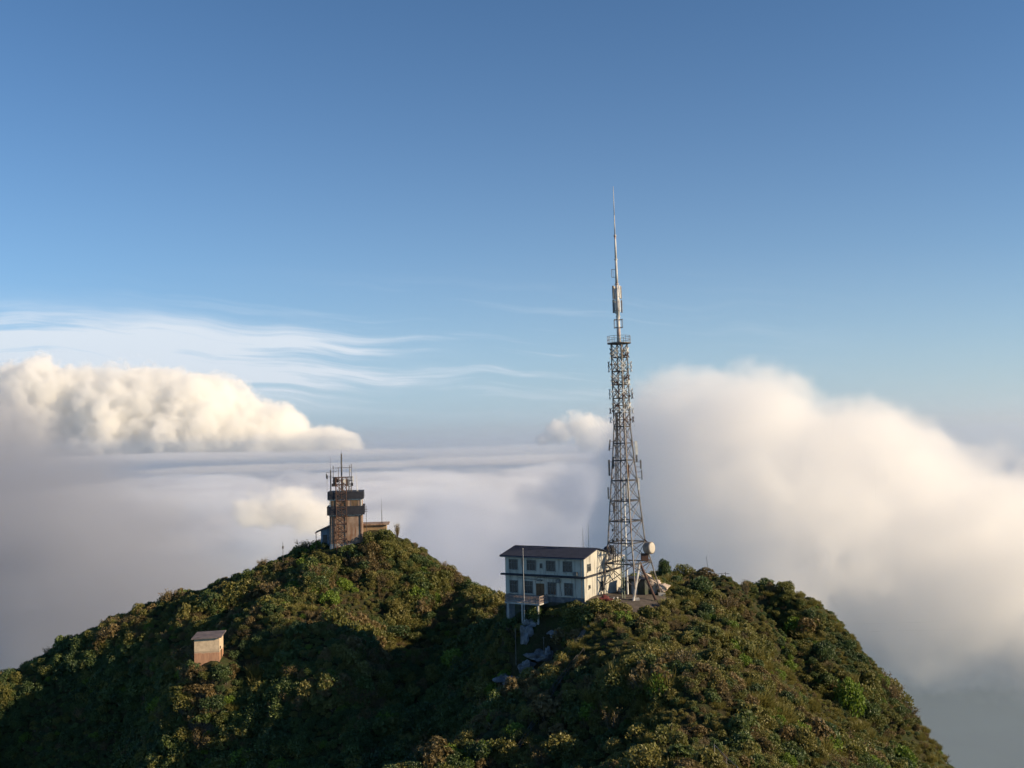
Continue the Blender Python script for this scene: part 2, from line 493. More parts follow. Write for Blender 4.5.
o = cloud('cumulus_cloud', [B(560, 432, D, 17, 22, 11), B(582, 428, D, 20, 22, 15), B(602, 438, D, 26, 22, 17), B(635, 445, D, 26, 22, 20), B(544, 438, D, 9, 16, 6)], cum, 2.2, 60, 1.4, .25, billow=.45, bscale=36, seed=6, detail=8, rough=.62, warp=25)
tag(o, 'sunlit cumulus puff left of the mast above the horizon', None, None, 'stuff')
streak_ = cloud_material('cloud_streaks', 0.004, (0.97, 0.97, 1.0), 0.2)
for px, py, rx, rz, sd, D in ((250, 458, 330, 4, 7, 9000), (480, 452, 200, 6, 8, 9000), (190, 456, 260, 4, 14, 5200), (330, 466, 260, 4, 17, 5200), (560, 458, 160, 5, 18, 5200)):
    o = cloud('stratus_streaks', [B(px, py, D, rx, 120, rz)], streak_, 14 * D / 9000, 260, 1.0, .45, seed=sd, detail=7, rough=.6, stretch=(3.0, 3.0, .4), pad=.3)
    tag(o, 'thin layers of stratus lying on the horizon', None, None, 'stuff')
o = cloud('fog_bank', [B(612, 478, 430, 60, 70, 46), B(590, 530, 430, 70, 70, 50), B(630, 440, 430, 46, 60, 40)], cloud_material('thin_fog', 0.010, (0.93, 0.94, 0.97)), 2.0, 40, 1.2, .6, billow=.3, bscale=22, seed=31, detail=8, rough=.64, warp=18)
tag(o, 'thin torn veil of fog drifting behind the mast', None, None, 'stuff')
# ------------------------------------------------------------------ vegetation
rng = np.random.default_rng(11)

def leaf_material(name, cols, patch=0.05, trans=0.32):
    m, t, out = new_material(name)
    pos = t.new('ShaderNodeNewGeometry').outputs['Position']
    rnd = X(t, t.new('ShaderNodeObjectInfo').outputs['Random'])
    big = t.noise(pos, patch, 3.0, 0.6)
    fine = t.noise(pos, 1.3, 3.0, 0.6)
    ramp = t.new('ShaderNodeValToRGB')
    while len(ramp.color_ramp.elements) < len(cols):
        ramp.color_ramp.elements.new(0.5)
    for i, (e, cc) in enumerate(zip(ramp.color_ramp.elements, cols)):
        e.position = i / (len(cols) - 1)
        e.color = (*cc, 1)
    t.link(rnd * 0.55 + big * 0.6 + fine * 0.35 - 0.27, ramp.inputs[0])
    b = t.new('ShaderNodeBsdfPrincipled')
    b.inputs['Roughness'].default_value = 0.5
    b.inputs['Specular IOR Level'].default_value = 0.45
    t.link(ramp.outputs[0], b.inputs['Base Color'])
    tr = t.new('ShaderNodeBsdfTranslucent')
    t.link(ramp.outputs[0], tr.inputs[0])
    mx = t.new('ShaderNodeMixShader')
    mx.inputs[0].default_value = trans
    t.link(b.outputs[0], mx.inputs[1]); t.link(tr.outputs[0], mx.inputs[2])
    t.link(mx.outputs[0], out.inputs['Surface'])
    return m

L_DARK = leaf_material('leaf_dark_green', [(0.042, 0.070, 0.028), (0.066, 0.102, 0.034), (0.096, 0.132, 0.036), (0.140, 0.168, 0.042)])
L_OLIVE = leaf_material('leaf_olive', [(0.070, 0.090, 0.024), (0.125, 0.132, 0.032), (0.175, 0.168, 0.042), (0.235, 0.200, 0.056)])
L_BROWN = leaf_material('leaf_brown', [(0.085, 0.070, 0.028), (0.148, 0.112, 0.042), (0.205, 0.148, 0.060), (0.240, 0.195, 0.095)])
L_LIME = leaf_material('leaf_lime', [(0.100, 0.160, 0.022), (0.150, 0.220, 0.028), (0.195, 0.260, 0.034)])
L_GOLD = leaf_material('leaf_gold', [(0.130, 0.120, 0.032), (0.185, 0.168, 0.044), (0.245, 0.215, 0.066)])
TWIG = surface('twig_bark', (0.075, 0.060, 0.045), (0.14, 0.12, 0.10), 5.0, 0.9)

def quads_mesh(name, Q, mat, stems, twig):
    """Q: (n,4,3) leaf quads; stems: list of (a, b, r)."""
    bm = MB()
    for a, b, r in stems:
        bm.bar(a, b, r, r * 0.5, n=4)
    bm = bm.b
    me = bpy.data.meshes.new(name)
    sv = [tuple(v.co) for v in bm.verts]
    bm.verts.index_update()
    sf = [[v.index for v in f.verts] for f in bm.faces]
    bm.free()
    n = len(Q)
    verts = sv + [tuple(q) for q in Q.reshape(-1, 3)]
    k = len(sv)
    me.from_pydata(verts, [], sf + [(k + 4 * i, k + 4 * i + 1, k + 4 * i + 2, k + 4 * i + 3) for i in range(n)])
    me.materials.append(mat); me.materials.append(twig)
    mi = np.zeros(len(me.polygons), np.int32); mi[:len(sf)] = 1
    me.polygons.foreach_set('material_index', mi)
    return me

def unit(a):
    return a / np.maximum(np.linalg.norm(a, axis=-1, keepdims=True), 1e-6)

def leaves(P0, D, N, L, Wd):
    """Rhombic leaves from base P0 along D, facing about N."""
    S = unit(np.cross(D, N))
    Nn = np.cross(S, D)
    L = L[:, None]; Wd = Wd[:, None]
    mid = P0 + D * L * 0.45 + Nn * L * 0.06
    return np.stack([P0, mid + S * Wd, P0 + D * L, mid - S * Wd], 1)

def bush_mesh(name, style, mat, seed):
    r = np.random.default_rng(seed)
    stems = []
    Qs = []
    if style in ('round', 'rosette', 'open', 'flat'):
        K = {'round': 20, 'rosette': 20, 'open': 14, 'flat': 22}[style]
        flatz = 0.55 if style == 'flat' else 0.9
        cen, rad = [], []
        for k in range(K):
            th = r.uniform(0, 2 * math.pi); ph = math.acos(r.uniform(0.0, 1.0))
            R0 = r.uniform(0.45, 0.8)
            cen.append((R0 * math.sin(ph) * math.cos(th), R0 * math.sin(ph) * math.sin(th), 0.22 + R0 * math.cos(ph) * flatz))
            rad.append(r.uniform(0.22, 0.40) * (0.8 if style == 'open' else 1.0))
        cen, rad = np.array(cen), np.array(rad)
        for k in range(K):
            stems.append(((0, 0, -0.3), tuple(cen[k]), 0.03))
            n = int({'round': 80, 'rosette': 13, 'open': 60, 'flat': 75}[style] * (rad[k] / 0.3) ** 2)
            d = unit(r.normal(size=(n, 3)) + np.array([0, 0, 0.45]))
            p = cen[k] + d * rad[k] * r.uniform(0.72, 1.06, (n, 1)) * np.array([1, 1, 0.85])
            if style == 'rosette':
                for i in range(n):
                    m8 = 9
                    a = unit(np.cross(d[i], [0.3, 0.1, 1.0])); bq = np.cross(d[i], a)
                    an = np.arange(m8) * 2 * math.pi / m8 + r.uniform(0, 6)
                    D = unit(a[None] * np.cos(an)[:, None] + bq[None] * np.sin(an)[:, None] + d[i][None] * r.uniform(0.2, 0.9, (m8, 1)))
                    N = np.repeat(d[i][None], m8, 0)
                    Qs.append(leaves(np.repeat(p[i][None], m8, 0), D, N, r.uniform(0.13, 0.22, m8), r.uniform(0.022, 0.04, m8)))
            else:
                D = unit(r.normal(size=(n, 3)) * 0.8 + d * 0.5 + np.array([0, 0, 0.15]))
                N = unit(d + r.normal(size=(n, 3)) * 0.55)
                Qs.append(leaves(p, D, N, r.uniform(0.11, 0.20, n), r.uniform(0.035, 0.062, n)))
    elif style == 'tuft':
        n = 900
        th = r.uniform(0, 2 * math.pi, n); rr = np.sqrt(r.uniform(0, 1, n)) * 0.75
        p = np.stack([rr * np.cos(th), rr * np.sin(th), r.uniform(-0.15, 0.25, n)], 1)
        D = unit(np.stack([np.cos(th) * rr * 0.9, np.sin(th) * rr * 0.9, r.uniform(0.6, 1.2, n)], 1) + r.normal(size=(n, 3)) * 0.25)
        N = unit(r.normal(size=(n, 3)) + np.array([0, 0, 0.1]))
        Qs.append(leaves(p, D, N, r.uniform(0.30, 0.80, n), r.uniform(0.010, 0.024, n)))
    elif style == 'twiggy':
        for k in range(34):
            th = r.uniform(0, 2 * math.pi); lean = r.uniform(0.1, 0.9)
            a = np.array([0, 0, -0.2]); b = np.array([math.cos(th) * lean, math.sin(th) * lean, r.uniform(0.5, 1.15)])
            stems.append((tuple(a), tuple(b), 0.028))
            n = 26
            f = r.uniform(0.45, 1.05, (n, 1))
            p = a + (b - a) * f + r.normal(size=(n, 3)) * 0.09
            D = unit((b - a)[None] * 0.6 + r.normal(size=(n, 3)) * 0.6)
            N = unit(r.normal(size=(n, 3)) + np.array([0, 0, 0.5]))
            Qs.append(leaves(p, D, N, r.uniform(0.09, 0.17, n), r.uniform(0.02, 0.04, n)))
    return quads_mesh(name, np.concatenate(Qs), mat, stems, TWIG)

# kinds used both for the shrubs one can single out and for the cover
KINDS = {}
def kind(key, style, mat, seed):
    KINDS[key] = bush_mesh('shrub_' + style, style, mat, seed)
kind('dark', 'round', L_DARK, 1); kind('dark2', 'rosette', L_DARK, 2); kind('dark3', 'flat', L_DARK, 9)
kind('olive', 'round', L_OLIVE, 3); kind('olive2', 'rosette', L_OLIVE, 4); kind('olive3', 'open', L_OLIVE, 10)
kind('brown', 'twiggy', L_BROWN, 5); kind('brown2', 'rosette', L_BROWN, 6)
kind('tuft', 'tuft', L_GOLD, 7); kind('lime', 'round', L_LIME, 8); kind('gold', 'round', L_GOLD, 12)
PROTO = {}
def shrub(key, px, py, d, w, h, label, cat='shrub', group=None, name='shrub', sink=0.15, rz=0.0):
    """A single shrub w metres wide and h high whose foot stands on the ground at the photo spot."""
    p = on(px, py, d)
    o = bpy.data.objects.new(name, KINDS[key])
    COL.objects.link(o)
    o.location = (p.x, p.y, p.z - sink)
    o.scale = (w / 2, w / 2, h / 1.15)
    o.rotation_euler = (0, 0, rz)
    tag(o, label, cat, group)
    PROTO.setdefault(key, o)
    return o

shrub('lime', 330, 613, 172, 4.2, 2.6, 'bright lime green shrub in the middle of the sunlit slope below the old tower')
shrub('lime', 660, 680, 111, 3.4, 2.8, 'bright lime green round shrub on the sunlit slope straight below the mast', rz=1.0)
shrub('lime', 647, 650, 120, 2.6, 2.2, 'smaller yellow green shrub just above the bright round one below the mast', rz=2.0)
shrub('lime', 848, 688, 138, 4.6, 5.0, 'tall fresh green shrub on the steep right slope near the cloud', rz=3.0)
shrub('lime', 900, 752, 131, 4.0, 3.2, 'fresh green shrub low on the far right slope', rz=4.0)
shrub('dark', 664, 568, 164, 3.0, 3.4, 'dark round tree standing on the skyline right of the white dish', 'tree', name='small_tree')
shrub('olive3', 682, 571, 166, 3.6, 2.6, 'light feathery green shrub on the skyline between the dark round tree and the brown mound')
shrub('brown2', 704, 578, 161, 4.6, 2.4, 'rust brown domed shrub on the crest beside the thin pole')
shrub('gold', 562, 697, 111, 5.6, 2.3, 'broad golden shrub caught by the sun beside the dark ravine')
shrub('gold', 642, 764, 87.5, 5.0, 2.6, 'large yellow brown shrub dome in the near foreground', rz=2.0)
shrub('olive', 678, 727, 95, 1.9, 1.9, 'olive shrub at the left rim of the black hollow in the foreground')
shrub('olive', 699, 712, 98, 1.8, 1.3, 'small olive shrub above the black hollow in the foreground', rz=1.5)
shrub('gold', 100, 672, 176, 4.0, 2.4, 'yellow green shrub lit alone on the shaded lower left slope', rz=3.0)
shrub('olive2', 122, 648, 180, 2.6, 2.0, 'small sunlit shrub left of the hut and near the skyline')
shrub('gold', 186, 632, 178, 3.6, 3.0, 'sunlit yellowish shrub just above and left of the hut', rz=4.4)
shrub('brown', 462, 588, 184, 3.0, 2.6, 'brown shrub on the right shoulder of the left hill against the mist')
shrub('dark', 485, 606, 158, 5.0, 3.4, 'dark rounded shrub mass left of the white house', rz=1.2)
shrub('olive3', 369, 545, 187, 3.4, 3.2, 'green shrub against the foot of the low annex by the old tower', rz=5.0)
shrub('olive', 386, 555, 188, 4.2, 3.4, 'olive shrub on the shoulder right of the old tower', rz=2.6)
shrub('brown', 397, 530, 193, 1.5, 2.6, 'thin twiggy shrub on the skyline right of the low annex', rz=2.6)
shrub('dark3', 395, 616, 171, 6.0, 2.2, 'flat topped green shrub on the right part of the left slope')
shrub('olive3', 388, 630, 168, 3.4, 2.2, 'pale green open shrub below the flat topped one on the left slope')
shrub('brown', 745, 590, 151, 1.5, 2.4, 'lone sapling on the skyline at the notch between the two right humps', rz=1.0)
shrub('dark2', 455, 648, 164, 4.6, 2.6, 'dark green shrub in the shade of the ravine below the saddle')
shrub('tuft', 735, 628, 134, 2.6, 1.6, 'dry golden grass tussock on the brown slope below the skyline notch', 'tussock', name='grass_tussock')
shrub('dark2', 715, 735, 93, 1.9, 1.6, 'dark green shrub at the right rim of the black hollow in the foreground', rz=2.0)

shrub('dark2', 510, 627, 143.2, 3.0, 2.0, 'dark shrub round the left leg of the house deck', rz=.7)
shrub('dark', 536, 628, 141.8, 3.2, 2.0, 'dark shrub round the right leg of the house deck', rz=2.9)
shrub('olive', 522, 634, 141.5, 2.6, 1.5, 'olive shrub between the house deck and the grey rocks', rz=2.1)

# the scrub that nobody could count: one object, thousands of shrub instances
NO_GO = []                                                 # (x, y, radius) kept clear of shrubs
HOUSE_R = R(-30)
def local_house(x, y):
    o = at(583, 603, 140)
    return o.x + x * math.cos(HOUSE_R) - y * math.sin(HOUSE_R), o.y + x * math.sin(HOUSE_R) + y * math.cos(HOUSE_R)
def clear_mask(x, y):
    ok = np.ones(len(x), bool)
    o = at(583, 603, 140)
    lx = (x - o.x) * math.cos(-HOUSE_R) - (y - o.y) * math.sin(-HOUSE_R)
    ly = (x - o.x) * math.sin(-HOUSE_R) + (y - o.y) * math.cos(-HOUSE_R)
    ok &= ~((lx > -13.4) & (lx < 1.6) & (ly > -1.2) & (ly < 14)) & ~((lx > -12) & (lx < -5) & (ly > -2.9) & (ly < 0))          # house and deck
    ok &= ~((lx > 0) & (lx < 9.5) & (ly > -1.5) & (ly < 11))                   # yard under the mast
    ok &= ~((np.abs(x + 31.2) < 4.6) & (y > 185.9) & (y < 199))
    ok &= ~((np.abs(x + 24.5) < 3.4) & (y > 190) & (y < 199))
    ok &= ~((np.abs(x + 46.5) < 2.2) & (y > 153.9) & (y < 159))
    for cx, cy_, r in NO_GO:
        ok &= np.hypot(x - cx, y - cy_) > r
    return ok
def along(pts, r):
    for a, b in zip(pts, pts[1:]):
        n = max(1, int((b - a).length / (r * 0.8)))
        for i in range(n + 1):
            q = a.lerp(b, i / n)
            NO_GO.append((q.x, q.y, r))
PATH = [on(612, 606, 139), on(606, 620, 135.5), on(588, 632, 133), on(572, 645, 130)]
RAIL = [on(577, 646, 126), on(553, 667, 121), on(530, 686, 115), on(508, 703, 111.5)]
STAIR = [on(714, 742, 91), on(726, 752, 88), on(737, 764, 85), on(744, 780, 82)]
along(PATH, 1.0); along(RAIL, 0.35); along(STAIR, 0.6)
for px, py, d, r in ((527, 655, 139, 2.6), (548, 655, 138.5, 2.2), (540, 640, 141, 1.6), (692, 728, 95, 1.1)):
    q = on(px, py, d); NO_GO.append((q.x, q.y, r))

def scatter(step, y0, y1, x0=-110.0, x1=74.0):
    xs, ys = np.meshgrid(np.arange(x0, x1, step), np.arange(y0, y1, step))
    x = xs.ravel() + rng.uniform(-.5, .5, xs.size) * step; y = ys.ravel() + rng.uniform(-.5, .5, xs.size) * step
    z = ground(x, y)
    # leave out what lies far outside the frame or behind the crests
    k = (np.abs(x / y) < 0.62) & (z > CZ - 78)
    x, y, z = x[k], y[k], z[k]
    vis = np.ones(len(x), bool)
    for f in np.linspace(0.35, 0.985, 90):
        vis &= ground(x * f, y * f) < CZ + (z + 5.0 - CZ) * f
    k = vis & clear_mask(x, y)
    return x[k], y[k], z[k]

def patch_noise(x, y, s, seed):
    return np.array([mnoise.fractal(Vector((a / s, b / s, seed)), 1.0, 2.0, 3) for a, b in zip(x, y)])

def cover(name, keys, x, y, z, idx, size, hgt, label):
    me = bpy.data.meshes.new(name)
    me.vertices.add(len(x))
    me.vertices.foreach_set('co', np.stack([x, y, z], 1).astype(np.float32).ravel())
    def attr(nm, ty, arr, key):
        a = me.attributes.new(nm, ty, 'POINT'); a.data.foreach_set(key, arr)
    n = len(x)
    attr('kind_index', 'INT', idx.astype(np.int32), 'value')
    attr('size', 'FLOAT_VECTOR', np.stack([size, size, hgt], 1).astype(np.float32).ravel(), 'vector')
    attr('turn', 'FLOAT_VECTOR', np.stack([rng.normal(0, .16, n), rng.normal(0, .16, n), rng.uniform(0, 6.28, n)], 1).astype(np.float32).ravel(), 'vector')
    o = bpy.data.objects.new(name, me)
    COL.objects.link(o)
    g = bpy.data.node_groups.new(name, 'GeometryNodeTree')
    g.interface.new_socket('Geometry', in_out='INPUT', socket_type='NodeSocketGeometry')
    g.interface.new_socket('Geometry', in_out='OUTPUT', socket_type='NodeSocketGeometry')
    t = NT(g)
    gi, go = t.new('NodeGroupInput'), t.new('NodeGroupOutput')
    def named(nm, ty):
        a = t.new('GeometryNodeInputNamedAttribute', data_type=ty)
        a.inputs[0].default_value = nm
        return a.outputs[0]
    join = t.new('GeometryNodeJoinGeometry')
    for i, k in enumerate(keys):
        oi = t.new('GeometryNodeObjectInfo', transform_space='ORIGINAL')
        oi.inputs['Object'].default_value = PROTO[k]
        oi.inputs['As Instance'].default_value = True
        cmpn = t.new('FunctionNodeCompare', data_type='INT', operation='EQUAL')
        t.link(named('kind_index', 'INT'), cmpn.inputs[2])
        cmpn.inputs[3].default_value = i
        ip = t.new('GeometryNodeInstanceOnPoints')
        t.link(gi.outputs[0], ip.inputs['Points'])
        t.link(cmpn.outputs[0], ip.inputs['Selection'])
        t.link(oi.outputs['Geometry'], ip.inputs['Instance'])
        e2r = t.new('FunctionNodeEulerToRotation')
        t.link(named('turn', 'FLOAT_VECTOR'), e2r.inputs[0])
        t.link(e2r.outputs[0], ip.inputs['Rotation'])
        t.link(named('size', 'FLOAT_VECTOR'), ip.inputs['Scale'])
        t.link(ip.outputs[0], join.inputs[0])
    t.link(join.outputs[0], go.inputs[0])
    o.modifiers.new('scatter', 'NODES').node_group = g
    return tag(o, label, None, None, 'stuff')

KEYS = ['dark', 'dark2', 'dark3', 'olive', 'olive2', 'olive3', 'brown', 'brown2', 'tuft', 'gold', 'lime']
#            dark dark2 dark3 olive olive2 olive3 brown brown2 tuft gold
PROB = {'left_top':  (.08, .12, .04, .12, .18, .08, .16, .18, .04, .08, .03),
        'valley':    (.30, .26, .20, .10, .08, .04, .01, .01, .00, .00, .03),
        'spur':      (.05, .06, .01, .12, .15, .12, .16, .10, .18, .13, .04),
        'hump':      (.14, .16, .02, .22, .18, .14, .08, .07, .02, .05, .07)}
def choose(x, y, z):
    n = len(x)
    pn = patch_noise(x, y, 13, 4.4)
    wl = np.clip((z - CZ + 41 + pn * 7) / 8, 0, 1)               # higher on the left hill: drier scrub
    right = np.clip((x - 4 - (140 - y) * 0.12 + pn * 5) / 7, 0, 1)
    hump = np.clip((x - 33 - (140 - y) * 0.1 + pn * 3) / 4, 0, 1) * (y > 105)
    pr = np.zeros((n, len(KEYS)))
    L = wl[:, None] * np.array(PROB['left_top']) + (1 - wl[:, None]) * np.array(PROB['valley'])
    Rr = (1 - hump[:, None]) * np.array(PROB['spur']) + hump[:, None] * np.array(PROB['hump'])
    pr = (1 - right[:, None]) * L + right[:, None] * Rr
    # neighbours tend to be alike
    for i in range(len(KEYS)):
        pr[:, i] *= np.exp(3.4 * patch_noise(x, y, 8.5, 20.0 + 3 * i))
    c = np.cumsum(pr, 1); c /= c[:, -1:]
    return (rng.uniform(size=(n, 1)) > c).sum(1)
xa, ya, za = scatter(0.96, 112, 205)
xb, yb, zb = scatter(0.82, 62, 112)
xc, yc, zc_ = scatter(0.95, 100, 205)                       # steep ground needs more of them per square metre of plan
e_ = 0.8
k = np.hypot(ground(xc + e_, yc) - ground(xc - e_, yc), ground(xc, yc + e_) - ground(xc, yc - e_)) / (2 * e_) > 0.62
xc, yc, zc_ = xc[k], yc[k], zc_[k]
x = np.concatenate([xa, xb, xc]); y = np.concatenate([ya, yb, yc]); z = np.concatenate([za, zb, zc_])
idx = choose(x, y, z)
size = np.exp(rng.normal(-0.04, 0.38, len(x))) * np.where(x < 2, 0.80, 0.70) * np.where(y < 112, 0.80, 1.0)
size = np.clip(size * np.where(rng.uniform(size=len(x)) < 0.06, 1.5, 1.0), 0.35, 1.9)
pn_ = patch_noise(x, y, 11, 51.0)
size = np.clip(size * np.exp(0.9 * pn_) * np.where((x < 2) & (z < CZ - 34), 1.25, 1.0), 0.32, 2.2)
low = (pn_ < -0.18) & (x > 6)                               # dry grass in the hollows of the right slope
idx = np.where(low & (rng.uniform(size=len(x)) < 0.55), KEYS.index('tuft'), idx)
for q_, r_q in ((on(728, 582, 156), 7), (on(742, 588, 152), 5), (on(752, 592, 149), 5), (on(772, 630, 150), 4)):
    size = np.where(np.hypot(x - q_.x, y - q_.y) < r_q, np.minimum(size * 0.75, 0.75), size)
hgt = size * rng.uniform(0.75, 1.25, len(x))
# the skylines keep to low growth, the near slope too
cover('shrub_cover', KEYS, x, y, z - 0.12, idx, size, hgt, 'dense evergreen scrub covering both hills in dark green, olive and brown')
print('cover', len(x))
# ------------------------------------------------------------------ materials of the built things
WALL = surface('painted_wall', (0.46, 0.44, 0.385), (0.39, 0.38, 0.345), 0.6, 0.85, (0.20, 0.19, 0.17), 0.5, True)
PLINTH = surface('wall_base', (0.13, 0.14, 0.16), (0.08, 0.09, 0.10), 0.8, 0.9, (0.22, 0.22, 0.21), 0.4)
ROOF = surface('roof_sheet', (0.014, 0.019, 0.038), (0.022, 0.028, 0.050), 0.8, 0.9, (0.08, 0.07, 0.06), 0.1)
TRIM = surface('dark_trim', (0.018, 0.020, 0.030), (0.028, 0.030, 0.040), 1.5, 0.7)
GLASS = surface('window_glass', (0.012, 0.015, 0.018), (0.030, 0.034, 0.036), 0.7, 0.2, spec=0.5)
FRAME = surface('window_frame', (0.15, 0.155, 0.155), (0.10, 0.105, 0.105), 3.0, 0.6)
WOOD = surface('brown_door', (0.14, 0.085, 0.045), (0.09, 0.055, 0.03), 3.0, 0.7)
CONC = surface('old_concrete', (0.30, 0.225, 0.18), (0.20, 0.14, 0.105), 0.7, 0.95, (0.16, 0.075, 0.042), 0.5, True, bump=0.3)
CONC_L = surface('pale_concrete', (0.42, 0.41, 0.39), (0.30, 0.29, 0.28), 1.2, 0.95, (0.16, 0.15, 0.14), 0.35, bump=0.3)
RUSTC = surface('rust_railing', (0.30, 0.245, 0.22), (0.22, 0.165, 0.14), 3.0, 0.9)
RUST = surface('rusty_steel', (0.105, 0.056, 0.042), (0.055, 0.034, 0.028), 4.0, 0.85)
STEEL = surface('galvanised_steel', (0.22, 0.205, 0.19), (0.11, 0.10, 0.092), 1.6, 0.55, (0.15, 0.08, 0.05), 0.4, metal=0.3)
DSTEEL = surface('dark_steel', (0.10, 0.095, 0.095), (0.06, 0.055, 0.055), 2.0, 0.6, metal=0.3)
PALE = surface('pale_plastic', (0.66, 0.65, 0.62), (0.52, 0.51, 0.49), 2.0, 0.55)
POLEC = surface('mast_pole_paint', (0.58, 0.57, 0.55), (0.42, 0.40, 0.38), 0.5, 0.5, (0.34, 0.13, 0.08), 0.35)
BLACK = surface('black_plastic', (0.02, 0.02, 0.022), (0.035, 0.035, 0.04), 2.0, 0.5)
ROCK = surface('grey_rock', (0.21, 0.21, 0.22), (0.11, 0.11, 0.12), 0.9, 0.95, (0.08, 0.08, 0.08), 0.35, bump=0.8)
RROCK = surface('pale_rock', (0.52, 0.43, 0.36), (0.38, 0.30, 0.25), 1.5, 0.95, (0.2, 0.16, 0.14), 0.2, bump=0.6)
DWALL = surface('mossy_stone', (0.07, 0.075, 0.07), (0.035, 0.04, 0.035), 1.0, 0.95, (0.05, 0.07, 0.03), 0.4, bump=0.8)
PATHM = surface('trodden_earth', (0.115, 0.095, 0.08), (0.07, 0.058, 0.05), 0.8, 0.95, (0.06, 0.06, 0.04), 0.35, bump=0.8)
TARP = surface('red_tarpaulin', (0.12, 0.025, 0.022), (0.07, 0.018, 0.018), 2.0, 0.7)
BLUEG = surface('blue_grey_wall', (0.20, 0.25, 0.32), (0.13, 0.17, 0.22), 1.0, 0.85, (0.09, 0.08, 0.08), 0.3, True)

def hut_wall():
    m, t, out = new_material('hut_plaster')
    p = t.new('ShaderNodeTexCoord').outputs['Object']
    x, y, z = t.xyz(p)
    n = t.noise(p, 1.2, 6.0, 0.65)
    s = t.noise(t.vec(x * 3.0, y * 3.0, z * 0.35), 1.5, 6.0, 0.65)
    c = t.mix(t.step(n, 0.35, 0.7), (0.58, 0.46, 0.32, 1), (0.40, 0.31, 0.22, 1))
    low = t.step(z + (n - 0.5) * 0.7, 1.95, 1.75)
    brick = t.mix(t.step(s, 0.4, 0.62), (0.42, 0.22, 0.13, 1), (0.30, 0.15, 0.09, 1))
    c = t.mix(low * 0.9, c, brick)
    line = t.step(t.math('ABSOLUTE', z + (n - 0.5) * 0.5 - 1.98), 0.10, 0.03) * 0.5
    c = t.mix(line, c, (0.16, 0.11, 0.08, 1))
    b = t.new('ShaderNodeBsdfPrincipled'); b.inputs['Roughness'].default_value = 0.95
    t.link(c, b.inputs['Base Color']); t.link(b.outputs[0], out.inputs['Surface'])
    return m
HUTW = hut_wall()

# ------------------------------------------------------------------ the white house
O = at(585, 603, 140)
house = empty('house', O, HOUSE_R, 'white two storey house with a dark roof on the saddle beside the lattice mast', 'house')
LN, WD, EV, RG = 12.7, 8.0, 6.15, 7.02
w = MB()
w.prism([(-LN, 0, -0.2), (0, 0, -0.2), (0, 0, EV), (-LN, 0, EV)], (0, WD, 0))
for xx in (-LN, 0 - 0.25):
    w.prism([(xx, 0.0, EV), (xx, WD, EV), (xx, WD / 2, RG - 0.12)], (0.25, 0, 0))
w.build('wall', WALL, house)
MB().box((-5.5, WD, -0.6), (-0.05, 13.0, 5.0)).build('extension_wall', WALL, house)
MB().box((-5.9, WD + 0.02, 5.0), (0.30, 13.3, 5.22)).build('extension_roof', CONC_L, house)
r_ = MB()
ov = 0.55
sl = (RG - EV) / (WD / 2)
for sgn in (0, 1):
    ye = -ov if not sgn else WD + ov
    ze = EV - ov * sl
    r_.prism([(-LN - 0.6, ye, ze), (-LN - 0.6, WD / 2, RG), (-LN - 0.6, WD / 2, RG + 0.14), (-LN - 0.6, ye, ze + 0.16)], (LN + 0.95, 0, 0))
for i in range(40):                                   # standing seams
    xx = -LN - 0.5 + i * (LN + 0.7) / 39
    r_.bar((xx, -ov, EV - ov * sl + 0.17), (xx, WD / 2, RG + 0.15), 0.03, n=4)
r_.build('roof', ROOF, house)
MB().box((-LN - 0.5, -0.55, 3.36), (0.004, -0.004, 3.60)).box((0.004, -0.55, 3.38), (0.35, WD + 5.0, 3.60)).build('canopy', TRIM, house)
base = MB().box((-LN + 0.01, -0.03, -2.9), (-0.01, -0.004, 0.62)).box((-LN - 0.03, -0.03, -2.9), (-LN - 0.004, WD, 0.5)).build('base_wall', PLINTH, house)
MB().box((-LN + 1.5, -0.09, -2.6), (-0.6, -0.034, -0.15)).build('basement_wall', DWALL, house)

def window(cx, z0, z1, wd, face='front', door=False, bars=2, nm='window'):
    f = MB(); p = MB()
    hw, dp = wd / 2, 0.10
    fr = 0.07
    if face == 'front':
        put = lambda m, u0, u1, a, b, d0, d1: m.box((cx + u0, -d1, a), (cx + u1, -d0, b))
    else:
        put = lambda m, u0, u1, a, b, d0, d1: m.box((d0, cx + u0, a), (d1, cx + u1, b))
    put(f, -hw, hw, z1 - fr, z1, 0.005, dp); put(f, -hw, hw, z0, z0 + fr, 0.005, dp)
    put(f, -hw, -hw + fr, z0 + fr, z1 - fr, 0.005, dp); put(f, hw - fr, hw, z0 + fr, z1 - fr, 0.005, dp)
    for k in range(1, bars + 1):
        u = -hw + wd * k / (bars + 1)
        put(f, u - 0.025, u + 0.025, z0 + fr, z1 - fr, 0.02, dp - 0.01)
    put(f, -hw + fr, hw - fr, (z0 + z1) / 2 + 0.2, (z0 + z1) / 2 + 0.25, 0.03, dp - 0.02)
    fo = f.build(nm, FRAME if not door else WOOD, house)
    put(p, -hw + fr, hw - fr, z0 + fr, z1 - fr, 0.006, 0.035)
    p.build('pane' if not door else 'door_leaf', GLASS if not door else WOOD, fo)
    if not door:
        s = MB(); put(s, -hw - 0.08, hw + 0.08, z0 - 0.08, z0 - 0.004, 0.004, 0.16); s.build('sill', WALL, fo)
for cx in (-11.3, -8.35, -5.2, -2.55):
    window(cx, 4.12, 5.62, 1.45)
for cx in (-11.3, -8.85, -5.1, -2.45):
    window(cx, 0.85, 2.62, 1.35)
window(-6.98, 0.66, 2.35, 1.25, door=True, bars=1, nm='door')
window(-6.75, 4.5, 5.2, 0.4, bars=0)
window(1.5, 4.15, 5.2, 1.1, 'gable'); window(1.5, 1.75, 2.25, 0.5, 'gable', bars=0)
window(5.4, 0.9, 2.3, 1.1, 'gable')
